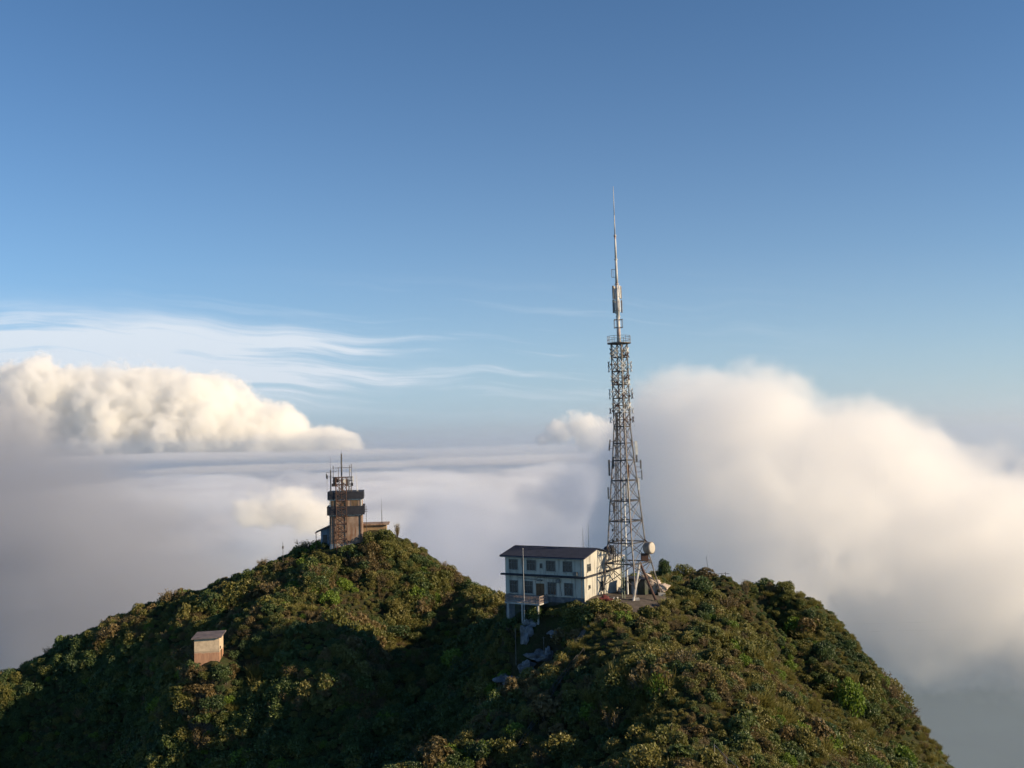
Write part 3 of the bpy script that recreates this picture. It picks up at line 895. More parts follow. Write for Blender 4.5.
for xx in (-9.75, -0.4):
    MB().bar((xx, -0.08, 0.6), (xx, -0.08, 5.9), 0.05).build('drain_pipe', FRAME, house)
MB().bar((-LN - .5, -ov - .05, EV - ov * sl - .02), (.3, -ov - .05, EV - ov * sl - .02), 0.07, n=8).build('gutter', FRAME, house)
cb_ = MB()
cb_.path([Vector(v_) for v_ in ((-10.5, -.04, 3.0), (-7.6, -.04, 2.85), (-7.4, -.04, 3.2), (-3.9, -.04, 3.15), (-3.6, -.04, 0.8))], .025, 4)
cb_.build('wall_cable', TRIM, house)
MB().box((-1.6, -.4, 3.75), (-.95, -.02, 4.2)).build('air_conditioner', FRAME, house)
MB().box((-7.35, -0.42, 2.72), (-6.6, -0.02, 2.9)).build('door_hood', FRAME, house)
MB().box((-4.3, -0.4, 2.6), (-3.7, -0.02, 3.05)).build('air_conditioner', FRAME, house)
DX0, DX1 = -11.3, -5.7
deck = MB().box((DX0, -2.7, -0.28), (DX1, -0.05, -0.08)).build('deck', CONC_L, house)
for xx, yy in ((DX0 + .4, -2.45), (DX0 + 2.7, -2.45), (DX1 - .4, -2.45)):
    MB().bar((xx, yy, -3.1), (xx, yy, -0.28), 0.16, n=10).build('deck_post', CONC_L, house)
rl = MB()
for z in (0.02, 0.42, 0.86):
    rl.box((DX0, -2.68, z), (DX1, -2.60, z + 0.07)); rl.box((DX1 - .08, -2.60, z), (DX1, -0.1, z + 0.07)); rl.box((DX0, -2.60, z), (DX0 + .08, -0.1, z + 0.07))
for i in range(26):
    xx = DX0 + .04 + i * (DX1 - DX0 - .08) / 25
    rl.box((xx - .035, -2.67, -0.08), (xx + .035, -2.61, 0.86))
for i in range(10):
    yy = -2.5 + i * .26
    rl.box((DX1 - .07, yy, -0.08), (DX1 - .01, yy + .06, 0.86))
rl.build('railing', RUSTC, deck)
q = house.matrix_basis
def hp(x, y, z):
    return Matrix.Translation(O) @ Matrix.Rotation(HOUSE_R, 4, 'Z') @ Vector((x, y, z))

def single(name, mb, mat, loc, label, cat, group=None, rz=0.0, smooth=False):
    o = mb.build(name, mat, None, smooth)
    o.location = loc
    o.rotation_euler = (0, 0, rz)
    return tag(o, label, cat, group)

fp = hp(-7.9, -3.1, 0); fz = gz(fp.x, fp.y)
single('flagpole', MB().bar((0, 0, -0.3), (0, 0, 4.0), 0.032, 0.03, 8).bar((0, 0, 4.0), (0, 0, hp(0, 0, 7.5).z - fz), 0.03, 0.02, 8).ball((0, 0, hp(0, 0, 7.53).z - fz), 0.07, 1), PALE, (fp.x, fp.y, fz),
       'thin white flagpole standing in front of the white house', 'flagpole')
for xx, hh, lab in ((-2.15, 2.9, 'shorter and thinner whip antenna on the dark house roof'), (-1.25, 3.4, 'taller whip antenna near the right end of the dark house roof')):
    p = hp(xx, WD / 2 + 0.3, RG + 0.05)
    single('whip_antenna', MB().box((-.12, -.12, -0.1), (.12, .12, .06)).bar((0, 0, 0), (0, 0, 1.2), 0.035).bar((0, 0, 1.2), (0, 0, hh), 0.03, 0.018), DSTEEL, p, lab, 'antenna')
for yy, lab in ((9.7, 'black water tank on the low house extension, nearer the gable'), (11.3, 'black water tank on the low house extension, nearer the mast')):
    p = hp(-0.9, yy, 5.22)
    t_ = empty('water_tank', p, 0, lab, 'water tank', 'black tanks on the house extension')
    MB().lathe([(0.46, 0.3), (0.5, 0.42), (0.48, 0.8), (0.5, 0.95), (0.48, 1.3), (0.30, 1.52), (0.18, 1.56)], Matrix.Identity(4), 16).build('tank', BLACK, t_)
    s = MB()
    for sx in (-.3, .3):
        for sy in (-.3, .3):
            s.bar((sx, sy, 0), (sx, sy, 0.32), 0.04)
    s.box((-.45, -.45, .27), (.45, .45, .33)).build('stand', DSTEEL, t_)

# ------------------------------------------------------------------ the lattice mast
MP = at(628.5, 594, 145.2)
MZ0 = gz(MP.x, MP.y)
mast = empty('lattice_mast', (MP.x, MP.y, MZ0), 0.0, 'tall steel lattice mast with a long tapering pole and many antennas beside the white house', 'antenna mast', tilt=(0.0, R(-0.35)))
K = 0.1452
def zt(py):                                             # height on the mast of a photo row
    return (594 - py) * K + (MP.z - MZ0)
def half(z):
    pts = [(0.0, 3.7), (zt(563), 3.25), (zt(543), 2.75), (zt(502), 2.20), (zt(462), 1.62), (zt(428.5), 1.22), (zt(345), 1.20)]
    for (a, ra), (b, rb) in zip(pts, pts[1:]):
        if z <= b:
            return ra + (rb - ra) * max(0, (z - a)) / (b - a)
    return pts[-1][1]
ANG = [R(9 + 90 * i) for i in range(4)]
def corner(i, z):
    r = half(z) + (1.2 * max(0, 1 - z / LEV0) if i % 4 == 0 else 0)
    return Vector((r * math.cos(ANG[i % 4]), r * math.sin(ANG[i % 4]), z))
LEV0 = zt(552)
LEV = [zt(v) for v in (563, 543, 522, 502, 482, 462, 445, 428.5, 414.7, 400, 386.5, 373, 359, 345.5)]
for i in range(4):
    lg = MB()
    zs = [-0.3] + LEV
    for a, b in zip(zs, zs[1:]):
        lg.bar(corner(i, max(a, 0)) - Vector((0, 0, 0.3 if a < 0 else 0)), corner(i, b), 0.105 if b < LEV[7] else 0.10, n=6)
    o = lg.build('leg', STEEL, mast)
    c = corner(i, 0)
    MB().box((c.x - .5, c.y - .5, -0.5), (c.x + .5, c.y + .5, 0.18)).build('footing', CONC_L, o)
dg_ = MB()
for k, z in enumerate(LEV):
    hz_ = MB()
    for i in range(4):
        hz_.bar(corner(i, z), corner(i + 1, z), 0.088 if k < 8 else 0.075, n=5)
        if k % 2 == 0:
            hz_.bar((corner(i, z) + corner(i + 1, z)) / 2, (corner(i + 1, z) + corner(i + 2, z)) / 2, 0.04, n=4)
    hz_.build('cross_beam_ring', DSTEEL, mast)
for a, b in zip(LEV, LEV[1:]):
    for i in range(4):
        dg_.bar(corner(i, a), corner(i + 1, b), 0.052, n=4); dg_.bar(corner(i + 1, a), corner(i, b), 0.052, n=4)
for i in range(4):
    dg_.bar(corner(i, LEV[0] * 0.35), corner(i + 1, LEV[0]), 0.06, n=5); dg_.bar(corner(i + 1, LEV[0] * 0.35), corner(i, LEV[0]), 0.06, n=5)
for a, b in zip(LEV[7:], LEV[8:]):
    m_ = (a + b) / 2
    for i in range(4):
        dg_.bar(corner(i, m_), corner(i + 1, m_), 0.035, n=4)
        dg_.bar((corner(i, a) + corner(i + 1, a)) / 2, corner(i, m_), 0.03, n=4)
dg_.build('diagonal_bracing', STEEL, mast)
# the two thick pale struts under the lattice
J = Vector((1.6, -1.5, zt(562)))
for foot in ((0.15, -4.3, -0.2), (3.4, -3.6, -0.2)):
    MB().bar(J, foot, 0.18, 0.18, 10).build('strut', CONC_L if foot[0] < 1 else RUST, mast)
fd = MB()
for dx_, dy_ in ((-0.95, -0.15), (-1.12, 0.1), (-0.72, 0.05)):
    fd.path([Vector((dx_ * half(z) / 1.9 - 0.15, dy_, z)) for z in LEV[:9]], 0.07, 5)
fd.build('feeder_cables', DSTEEL, mast)
MB().bar((-0.1, 0.0, 0.2), (-0.1, 0, zt(478)), 0.14, 0.12, 10).build('cable_duct', PALE, mast)
ld = MB()
for sx in (-0.32, 0.02):
    ld.bar((-0.85 + sx, -2.6, -0.2), (-0.85 + sx, -2.6, zt(557)), 0.07)
for i in range(16):
    z = 0.2 + i * (zt(557) - .3) / 15
    ld.bar((-1.17, -2.6, z), (-0.83, -2.6, z), 0.03, n=4)
ld.bar((-0.85, -2.6, zt(558)), (-0.4, -1.0, zt(556)), 0.06)
ld.build('cable_ladder', surface('green_steel', (0.26, 0.30, 0.22), (0.18, 0.21, 0.16), 2.0, 0.7), mast)
zc = LEV[-1]
ladder = MB()
for sx in (-0.18, 0.18):
    ladder.path([Vector((0.35 + sx, -0.25, z)) for z in LEV[3:]], 0.03, 4)
for i in range(60):
    z = LEV[3] + i * (zc - LEV[3]) / 59
    ladder.bar((0.17, -0.25, z), (0.53, -0.25, z), 0.02, n=4)
ladder.build('climbing_ladder', RUST, mast)
pf = MB()
pf.lathe([(1.62, zc + .02), (1.72, zc + .02), (1.72, zc + .16), (1.62, zc + .16)], Matrix.Identity(4), 20)
pf.lathe([(0.0, zc + .05), (1.62, zc + .05), (1.62, zc + .11), (0.0, zc + .11)], Matrix.Identity(4), 20)
po = pf.build('platform', DSTEEL, mast)
gr = MB()
for i in range(12):
    a = i * math.pi / 6
    gr.bar((1.68 * math.cos(a), 1.68 * math.sin(a), zc + .1), (1.68 * math.cos(a), 1.68 * math.sin(a), zc + 1.15), 0.03, n=4)
    b_ = a + math.pi / 6
    for z in (.6, 1.13):
        gr.bar((1.68 * math.cos(a), 1.68 * math.sin(a), zc + z), (1.68 * math.cos(b_), 1.68 * math.sin(b_), zc + z), 0.028, n=4)
gr.build('guard_rail', STEEL, po)
# pole
pol = MB()
sec = [(zc, 0.29), (zt(318), 0.26), (zt(285), 0.22), (zt(260), 0.17), (zt(236), 0.13), (zt(235), 0.09), (zt(215), 0.065), (zt(185), 0.035)]
for (a, ra), (b, rb) in zip(sec, sec[1:]):
    pol.bar((0, 0, a), (0, 0, b), ra, rb, 12)
for a, ra in sec[1:6]:
    pol.bar((0, 0, a - .06), (0, 0, a + .06), ra + .08, n=12)
pol.build('pole', POLEC, mast, True)
for lv, (za, zb) in enumerate(((zt(314), zt(301)), (zt(300), zt(287)))):
    for i in range(4):
        a = R(20 + 90 * i + lv * 8)
        d = Vector((math.cos(a), math.sin(a), 0)) * 0.66
        p = MB()
        rm = Matrix.Rotation(a, 3, 'Z')
        p.box(d + Vector((-.07, -.11, za)), d + Vector((.07, .11, zb)), rm, 0.03)
        for z in (za + .3, zb - .3):
            p.bar((0, 0, z), d + Vector((0, 0, z)), 0.035, n=5)
        p.build('panel_antenna', PALE if i % 2 else STEEL, mast)
cg = MB()
for z in (zt(329), zt(321)):
    for i in range(4):
        a, b_ = R(45 + 90 * i), R(135 + 90 * i)
        cg.bar((.8 * math.cos(a), .8 * math.sin(a), z), (.8 * math.cos(b_), .8 * math.sin(b_), z), 0.035, n=5)
        cg.bar((0, 0, z), (.8 * math.cos(a), .8 * math.sin(a), z), 0.03, n=4)
for i in range(4):
    a = R(45 + 90 * i)
    cg.bar((.8 * math.cos(a), .8 * math.sin(a), zt(329.5)), (.8 * math.cos(a), .8 * math.sin(a), zt(320.5)), 0.035, n=5)
cg.build('antenna_cage', DSTEEL, mast)
lo_ = MB().path([Vector(p_) for p_ in ((0, 0, zt(278)), (-.72, -.1, zt(278)), (-.72, -.1, zt(270)), (0, 0, zt(270)))], 0.035, 5)
lo_.bar((-.5, -.1, zt(278)), (-.5, -.1, zt(270)), 0.025, n=4).build('loop_antenna', DSTEEL, mast)
# broadcast dipoles round the upper lattice
for k, z in enumerate([(a + b) / 2 for a, b in zip(LEV[7:], LEV[8:])] + [LEV[9] + .3, LEV[10] + .3, LEV[11] + .3, LEV[12] + .3, LEV[8] + .3]):
    for i in range(4):
        a = ANG[i] + (R(45) if k % 2 else 0)
        u_ = Vector((math.cos(a), math.sin(a), 0)); s_ = Vector((-u_.y, u_.x, 0))
        r0 = 1.25 if k % 2 == 0 else 0.95
        d_ = MB().bar(u_ * r0 + Vector((0, 0, z)), u_ * (r0 + .45) + Vector((0, 0, z)), 0.035, n=5)
        e = u_ * (r0 + .42) + Vector((0, 0, z))
        d_.bar(e - s_ * .40 + Vector((0, 0, -.40)), e + s_ * .40 + Vector((0, 0, .40)), 0.065, n=5)
        d_.bar(e - s_ * .40 + Vector((0, 0, .40)), e + s_ * .40 + Vector((0, 0, -.40)), 0.065, n=5)
        d_.box(u_ * (r0 + .05) + Vector((-.11, -.11, z - .16)), u_ * (r0 + .05) + Vector((.11, .11, z + .16)))
        d_.build('dipole_antenna', PALE if (i + k) % 3 else RUST, mast)
# side panels: (photo x offset from the axis in metres, depth, photo rows, width, tilt, material)
for ox, oy, ya, yb, wd_, tl, mt in ((-1.95, -0.3, 452, 441, .2, .3, STEEL), (-2.15, -0.5, 477, 461, .26, .0, DSTEEL), (-2.4, -0.3, 500, 488, .18, 0, DSTEEL), (1.85, -0.4, 457, 443, .42, -.1, PALE),
                                (1.95, .3, 464, 449, .26, 0, STEEL), (2.45, -.2, 471, 462, .22, 0, STEEL), (2.6, .2, 482, 472, .14, 0, STEEL), (-1.5, -.4, 470, 458, .2, .1, DSTEEL), (.3, -1.7, 499, 484, .4, 0, PALE),
                                (.45, -1.5, 480, 466, .3, 0, RUST), (-1.7, -.6, 514, 503, .25, 0, DSTEEL), (2.0, -.5, 492, 480, .25, .0, PALE)):
    za, zb = zt(ya), zt(yb)
    s = MB().box((ox - wd_ / 2, oy - .07, za), (ox + wd_ / 2, oy + .07, zb), Matrix.Rotation(tl * .4, 3, 'Y'), 0.03)
    near = min(range(4), key=lambda i: (corner(i, za) - Vector((ox, oy, za))).length)
    for z in (za + .3, zb - .3):
        s.bar(corner(near, z), (ox, oy, z), 0.03, n=4)
    s.build('panel_antenna', mt, mast)
# ring beam clutter just above the house roof: small boxes and a ring
for ox, oy, z, sz in ((-2.0, -.6, zt(541), .3), (-1.4, -.9, zt(540), .35), (-.6, -1.2, zt(545), .4), (-1.9, .4, zt(531), .25), (.5, -1.9, zt(544), .38)):
    MB().box((ox - sz / 2, oy - sz / 2, z - sz * .7), (ox + sz / 2, oy + sz / 2, z + sz * .7), None, .03).build('junction_box', DSTEEL if ox < -1 else PALE, mast)
# drum dish
RADOME = surface('dish_radome', (0.46, 0.42, 0.36), (0.36, 0.33, 0.29), 1.2, 0.7, (0.2, 0.16, 0.12), 0.3)
DC = Vector((3.25, -1.3, zt(548.5)))
fd_ = Vector((0.76, -0.64, 0.06)).normalized()
mr = Matrix.Translation(DC) @ fd_.to_track_quat('Z', 'Y').to_matrix().to_4x4()
dish = MB().lathe([(0.25, -1.0), (0.65, -0.9), (0.84, -0.7), (0.87, -0.65), (0.87, 0.22), (0.84, 0.24)], mr, 32).build('dish', surface('dish_shroud', (0.26, 0.22, 0.19), (0.18, 0.15, 0.13), 1.5, 0.8), mast)
MB().lathe([(0.83, 0.245), (0.72, 0.31), (0.5, 0.38), (0.02, 0.40)], mr, 32).build('radome', RADOME, dish, True)
MB().bar(DC - fd_ * .6, corner(0, zt(548)), 0.12).bar(DC - fd_ * .5 + Vector((0, 0, -.8)), corner(0, zt(555)), 0.09).bar(DC - fd_ * .5 + Vector((0, 0, .8)), corner(0, zt(541)), 0.09).build('dish_bracket', RUST, dish)
MB().box((1.9, -1.5, zt(561)), (2.9, -0.5, zt(554)), None, .04).build('equipment_cabinet', RUST, mast)

# ------------------------------------------------------------------ yard
yard = MB()
def patch(corners, name, mat, lift=0.05, n=14, label=None, edge=0.6):
    """A sheet laid on the ground between four corners."""
    a, b, c, d = [Vector(v) for v in corners]
    vs, fs = [], []
    for j in range(n + 1):
        for i in range(n + 1):
            p = a.lerp(b, i / n).lerp(d.lerp(c, i / n), j / n)
            if i in (0, n) or j in (0, n):
                p += Vector((mnoise.noise(p * .7), mnoise.noise(p * .7 + Vector((9, 0, 0))), 0)) * edge
            vs.append((p.x, p.y, gz(p.x, p.y) + lift))
    for j in range(n):
        for i in range(n):
            k = j * (n + 1) + i
            fs.append((k, k + 1, k + n + 2, k + n + 1))
    me = bpy.data.meshes.new(name); me.from_pydata(vs, [], fs); me.materials.append(mat)
    for p in me.polygons:
        p.use_smooth = True
    o = bpy.data.objects.new(name, me); COL.objects.link(o)
    return tag(o, label, None, None, 'structure')
patch([hp(-0.5, -0.8, 0), hp(8.6, -0.8, 0), hp(9, 10, 0), hp(-0.5, 10, 0)], 'yard_ground', PATHM, 0.05, 30)
def ribbon(pts, wdt, name, mat, lift=0.06):
    vs, fs = [], []
    fine = []
    for a, b in zip(pts, pts[1:]):
        for i in range(8):
            fine.append(a.lerp(b, i / 8))
    fine.append(pts[-1])
    for i, p in enumerate(fine):
        d = (fine[min(i + 1, len(fine) - 1)] - fine[max(i - 1, 0)]); d.z = 0; d.normalize()
        s = Vector((-d.y, d.x, 0)) * wdt * (0.5 + 0.15 * mnoise.noise(p * .6))
        for q in (p - s, p, p + s):
            vs.append((q.x, q.y, gz(q.x, q.y) + lift))
    for i in range(len(fine) - 1):
        for k in (0, 1):
            fs.append((3 * i + k, 3 * i + k + 1, 3 * i + k + 4, 3 * i + k + 3))
    me = bpy.data.meshes.new(name); me.from_pydata(vs, [], fs); me.materials.append(mat)
    o = bpy.data.objects.new(name, me); COL.objects.link(o)
    return tag(o, None, None, None, 'structure')
ribbon(PATH, 1.5, 'path', PATHM)
# steps from the yard down to the path
S0, S1 = on(617, 612, 138.2), on(611, 624, 134.2)
st = empty('stone_steps', S1, math.atan2(S0.y - S1.y, S0.x - S1.x), 'flight of grey concrete steps on the shaded bank below the mast yard', 'steps')
sm = MB()
for i in range(11):
    p = S1.lerp(S0, i / 10)
    l = (Vector((S0.x - S1.x, S0.y - S1.y, 0)).length) * i / 10
    z = gz(p.x, p.y) - S1.z + .1
    sm.box((l, -1.0, z - .5), (l + .30, 1.0, z))
sm.build('treads', PATHM, st)
def handrail(pts, label, post=1.0, r=0.035, name='handrail', mat=STEEL, rails=(1.0, 0.55), spacing=1.6, group=None):
    root = empty(name, pts[0], 0, label, 'railing', group)
    P_ = [Vector((p.x, p.y, gz(p.x, p.y))) - Vector(root.location) for p in pts]
    rm = MB()
    for h in rails:
        rm.path([p + Vector((0, 0, h)) for p in P_], r, 5)
    rm.build('rail', mat, root)
    for a, b in zip(P_, P_[1:]):
        n = max(1, round((b - a).length / spacing))
        for i in range(n):
            p = a.lerp(b, i / n)
            g_ = gz(p.x + root.location.x, p.y + root.location.y) - root.location.z
            MB().bar((p.x, p.y, g_ - .2), (p.x, p.y, max(p.z, g_) + post), r * 1.3, n=5).build('post', mat, root)
    return root
handrail(RAIL, 'long grey handrail running down the spur beside the dark ravine', 0.95, 0.028, mat=DSTEEL, spacing=2.6)
handrail([p + Vector((0.9, 0.6, 0)) for p in RAIL], 'second grey handrail parallel to the long one, on its uphill side', 0.95, 0.022, rails=(0.95,), mat=DSTEEL, spacing=2.6)
handrail([on(573, 608, 138), on(590, 611, 137), on(607, 616, 136)], 'short handrail on the bank right below the white house', 0.9)
handrail(STAIR, 'pale railing posts along the steep stair in the near foreground', 1.0, 0.035, mat=STEEL, rails=(.95,), spacing=2.2)
handrail([on(717, 583, 158), on(722, 586, 157), on(730, 590, 155)], 'small dark railing on the crest right of the rust brown mound', 1.0, 0.035, mat=DSTEEL, rails=(.95, .5), spacing=1.0)
p = on(708, 580, 160)
single('lightning_rod', MB().bar((0, 0, -.2), (0.05, 0, 2.0), 0.05, 0.04).bar((0.05, 0, 2.0), (-.12, 0, 4.2), 0.035, 0.02), DSTEEL, p, 'thin bare pole standing on the crest by the rust brown mound', 'pole')
for px, py, d, h, lab in ((516, 660, 139, 5.0, 'thin grey post left of the grey rocks'), (544, 652, 138, 3.6, 'thin grey post between the two arms of the grey rocks')):
    p = on(px, py, d)
    single('utility_post', MB().bar((0, 0, -.3), (0, 0, h), 0.05, 0.04).bar((-.25, 0, h - .15), (.25, 0, h - .15), 0.025, n=4), STEEL, p, lab, 'post')
# rocks
rk = [((508, 664, 139), 1.4, (1.6, 1.0, .55)), ((527, 648, 140.5), 1.3, (.9, 1.0, 1.5)), ((531, 638, 141.5), 1.2, (1.0, .9, 1.0)), ((527, 666, 138.2), 1.3, (1.3, 1.0, .9)), ((540, 658, 138.6), 1.4, (1.6, 1, .8)),
      ((531, 672, 137), 1.0, (.9, .9, .8)), ((517, 670, 138), 1.0, (1, 1, .6))]
rr_ = MB(); o0 = on(527, 655, 139)
for i, ((px, py, d), s, sc) in enumerate(rk):
    rr_.ball(on(px, py, d) - o0 - Vector((0, 0, .25)), s * .72, 3, 0.7, sc, i + 1)
single('rock_outcrop', rr_, ROCK, o0, 'grey rock outcrop below the white house, left of the two', 'rock')
rr_ = MB(); o0 = on(552, 648, 138)
for i, ((px, py, d), s, sc) in enumerate([((556, 638, 139), 1.1, (1.3, .9, .8)), ((549, 645, 138.4), 1.0, (.8, 1, 1.3)), ((547, 656, 137.6), 1.0, (.8, .9, 1.3)), ((551, 664, 136.5), .9, (1.2, .9, .6))]):
    rr_.ball(on(px, py, d) - o0 - Vector((0, 0, .25)), s * .72, 3, 0.7, sc, i + 21)
single('rock_outcrop', rr_, ROCK, o0, 'narrower grey rock outcrop beside the handrail, right of the two', 'rock')
for i, (px, py, d, s, lab) in enumerate(((646, 577, 147.5, 0.62, 'pale boulder highest in the row under the dish'), (654, 583, 147, 0.72, 'pale boulder in the middle of the row under the dish'), (663, 587, 146.5, 0.70, 'pale boulder lowest and rightmost in the row under the dish'))):
    p = at(px, py, d); g_ = gz(p.x, p.y)
    hgt_ = max(p.z - g_, 0.3)
    b_ = MB().ball((0, 0, hgt_), s, 3, .38, (1.35, 1.0, .72), i + 40)
    b_.bar((0, 0, -.3), (0, 0, hgt_), s * .6, s * .55, 9)
    single('boulder', b_, RROCK, (p.x, p.y, g_), lab, 'rock', 'pale boulders under the dish', smooth=False)
# cliff rocks in the far right slope
for i, (px, py, d, s, lab) in enumerate(((816, 716, 118, .8, 'small pale rock showing in the brown lower right slope'), (760, 632, 140, .7, 'small grey rock by the rim of the brown slope'))):
    single('rock', MB().ball((0, 0, 0.3), s, 3, .9, (.7, .8, 1.5), i + 60), ROCK, on(px, py, d), lab, 'rock')
# heap under red tarpaulin, rubble
p = hp(2.5, 1.2, 0); p.z = gz(p.x, p.y)
tp = MB().ball((0, 0, .25), 0.85, 3, .7, (1.3, .8, .75), 5)
single('tarpaulin_heap', tp, TARP, p, 'dark red tarpaulin over a low heap in front of the sunlit gable', 'tarpaulin')
for i, (xx, yy, s, lab) in enumerate(((3.4, 2.8, .45, 'grey rubble block right of the red tarpaulin'), (4.6, .6, .5, 'larger grey rubble block below the red tarpaulin'), (1.6, -3.6, .5, 'pale stone on the bank left of the short handrail'))):
    p = hp(xx, yy, 0); p.z = gz(p.x, p.y)
    single('rubble_block', MB().ball((0, 0, .2), s, 2, .9, (1.2, .9, .7), i + 80), CONC_L, p, lab, 'rubble')
shed_p = hp(3.6, 10.2, 0); shed_p.z = gz(shed_p.x, shed_p.y)
shed = empty('equipment_shed', shed_p, HOUSE_R, 'low dark equipment shed standing under the mast lattice', 'shed')
MB().box((-1.6, -1.2, -.3), (1.6, 1.2, 2.2)).build('wall', DWALL, shed)
MB().box((-1.8, -1.4, 2.2), (1.8, 1.4, 2.34)).build('roof', TRIM, shed)
MB().box((-.45, -1.25, 0), (.45, -1.204, 1.9)).build('door', BLUEG, shed)

# ------------------------------------------------------------------ the old tower on the left peak
TP = at(346.3, 545.5, 187.5)
TZ = TP.z
K2 = 0.1875
tower = empty('watchtower', (TP.x, TP.y, TZ), R(7), 'stained concrete tower with two dark bands and a rusty lattice on the left peak', 'tower')
def tz(py):
    return (545.5 - py) * K2
MB().box((-3.02, 0, -2.0), (3.02, 6.0, tz(499))).build('wall', CONC, tower)
for ya, yb, ox in ((515.3, 506.6, .42), (499.8, 492.3, .30)):
    b_ = MB()
    b_.box((-3.02 - ox, -ox, tz(ya)), (3.02 + ox, 6.0 + ox, tz(yb)))
    b_.build('band', TRIM, tower)
MB().box((-3.1, -.16, tz(515.9)), (3.1, -.005, tz(515.35))).build('ledge', PALE, tower)
MB().box((-3.2, -.12, tz(500.6)), (3.2, -.005, tz(499.85))).build('ledge', PALE, tower)
MB().box((-3.0, -.02, -1.9), (3.0, -.004, .35)).build('pale_base', CONC_L, tower)
YG = surface('amber_glass', (0.14, 0.085, 0.035), (0.06, 0.04, 0.025), 0.9, 0.3, spec=0.5)
for xa, xb in ((-2.75, -1.75), (-1.0, .45), (.95, 2.35)):
    f = MB()
    za, zb = tz(506.4), tz(500.9)
    f.box((xa, -.06, za), (xa + .09, -.005, zb)).box((xb - .09, -.06, za), (xb, -.005, zb)).box(((xa + xb) / 2 - .04, -.05, za), ((xa + xb) / 2 + .04, -.005, zb))
    fo = f.build('window', CONC, tower)
    MB().box((xa + .09, -.03, za), (xb - .09, -.004, zb)).build('pane', YG, fo)
for xx in (-3.02, 2.78):
    MB().box((xx, -.09, tz(506.6)), (xx + .24, -.005, tz(500.7))).build('corner_pillar', PALE, tower)
for xx in (2.72, -2.2):
    MB().bar((xx, -.1, -.5), (xx, -.1, tz(516)), 0.07).build('drain_pipe', RUST, tower)
MB().box((2.1, -.14, 1.15), (2.35, -.005, 1.4)).build('wall_lamp', BLACK, tower)
# rusty lattice climbing the front and the antenna frame over the roof
lat = empty('rusty_lattice', (0, 0, 0), R(7), 'narrow rusty lattice frame standing against the front of the old tower', 'lattice frame')
lat.location = Matrix.Translation((TP.x, TP.y, TZ)) @ Matrix.Rotation(R(7), 4, 'Z') @ Vector((-0.75, -0.75, 0))
ZT = tz(478)
for sx in (-.95, .95):
    for sy in (-.55, .55):
        MB().bar((sx, sy, -1.5), (sx, sy, ZT), 0.075).build('leg', RUST, lat)
br = MB()
nz_ = 9
for i in range(nz_ + 1):
    z = -.2 + i * (ZT + .2) / nz_
    z2 = z + (ZT + .2) / nz_
    for sy in (-.55, .55):
        br.bar((-.95, sy, z), (.95, sy, z), 0.055, n=5)
        if i < nz_:
            br.bar((-.95, sy, z), (.95, sy, z2), 0.04, n=4); br.bar((.95, sy, z), (-.95, sy, z2), 0.04, n=4)
    for sx in (-.95, .95):
        br.bar((sx, -.55, z), (sx, .55, z), 0.05, n=4)
br.bar((0.05, -.6, 0), (0.05, -.6, ZT), 0.04); 
br.build('bracing', RUST, lat)
ant = empty('roof_antenna_cluster', Matrix.Translation((TP.x, TP.y, TZ)) @ Matrix.Rotation(R(7), 4, 'Z') @ Vector((0, 1.2, tz(492.3))), R(7), 'cluster of poles and antennas on the flat roof of the old tower', 'antennas')
def az(py):
    return (492.3 - py) * K2
fr = MB()
for i, xx in enumerate((-2.3, -1.5, -.6, .6, 1.35)):
    for yy in (-.6, .6):
        fr.bar((xx * .8, yy, 0), (xx * .8, yy, az(478)), 0.06)
for z in (az(485), az(478), az(481.5)):
    for yy in (-.6, .6):
        fr.bar((-2.4, yy, z), (1.3, yy, z), 0.06)
    fr.bar((-2.4, -.6, z), (-2.4, .6, z), .05); fr.bar((1.3, -.6, z), (1.3, .6, z), .05)
for a, b in zip((-1.84, -.48, .48), (-.48, .48, 1.08)):
    fr.bar((a, -.6, 0), (b, -.6, az(485)), .04, n=4); fr.bar((b, -.6, 0), (a, -.6, az(485)), .04, n=4)
    fr.bar((a, -.6, az(485)), (b, -.6, az(478)), .04, n=4)
fr.build('frame', DSTEEL, ant)
MB().bar((-.72, 0, 0), (-.72, 0, az(454.5)), 0.15, 0.13, 8).bar((-.72, 0, az(454.5)), (-.72, 0, az(451)), .03, .02).build('pole', DSTEEL, ant)
MB().bar((-2.75, -.3, 0), (-2.75, -.3, az(470.5)), 0.11, n=8).bar((-2.75, -.3, az(470.5)), (-2.75, -.3, az(456)), .03, .02).bar((-3.6, -.3, az(473)), (-1.6, -.3, az(472)), .03).build('pole', DSTEEL, ant)
for xx, za, zb, m_ in ((.78, 490, 466, DSTEEL), (1.12, 490, 465, DSTEEL), (-2.25, 485, 466.5, DSTEEL), (-1.3, 480, 468, DSTEEL)):
    MB().bar((xx, -.2, az(za) if za < 490 else 0), (xx, -.2, az(zb)), 0.06).build('pole', m_, ant)
MB().bar((-2.4, -.2, az(468.6)), (1.2, -.2, az(468.6)), 0.045).build('cross_bar', DSTEEL, ant)
for xx, za, zb, wd_, m_ in ((-3.5, 479, 474, .14, BLACK), (-3.3, 479.5, 475.5, .12, DSTEEL), (1.42, 483, 477, .24, PALE), (.92, 473, 470, .14, PALE), (-2.05, 487, 477.5, .5, BLACK), (-1.5, 483, 479, .4, BLACK), (-.2, 483.5, 480, .5, PALE),
                            (.4, 487, 480, .4, DSTEEL), (1.3, 487, 483.5, .25, BLACK), (-2.4, 487, 484, .3, BLACK)):
    MB().box((xx - wd_ / 2, -.85, az(za)), (xx + wd_ / 2, -.66, az(zb)), None, .03).bar((xx, -.7, az((za + zb) / 2)), (max(-2.4, min(1.2, xx)), -.5, az((za + zb) / 2)), .03, n=4).build('panel_antenna', m_, ant)
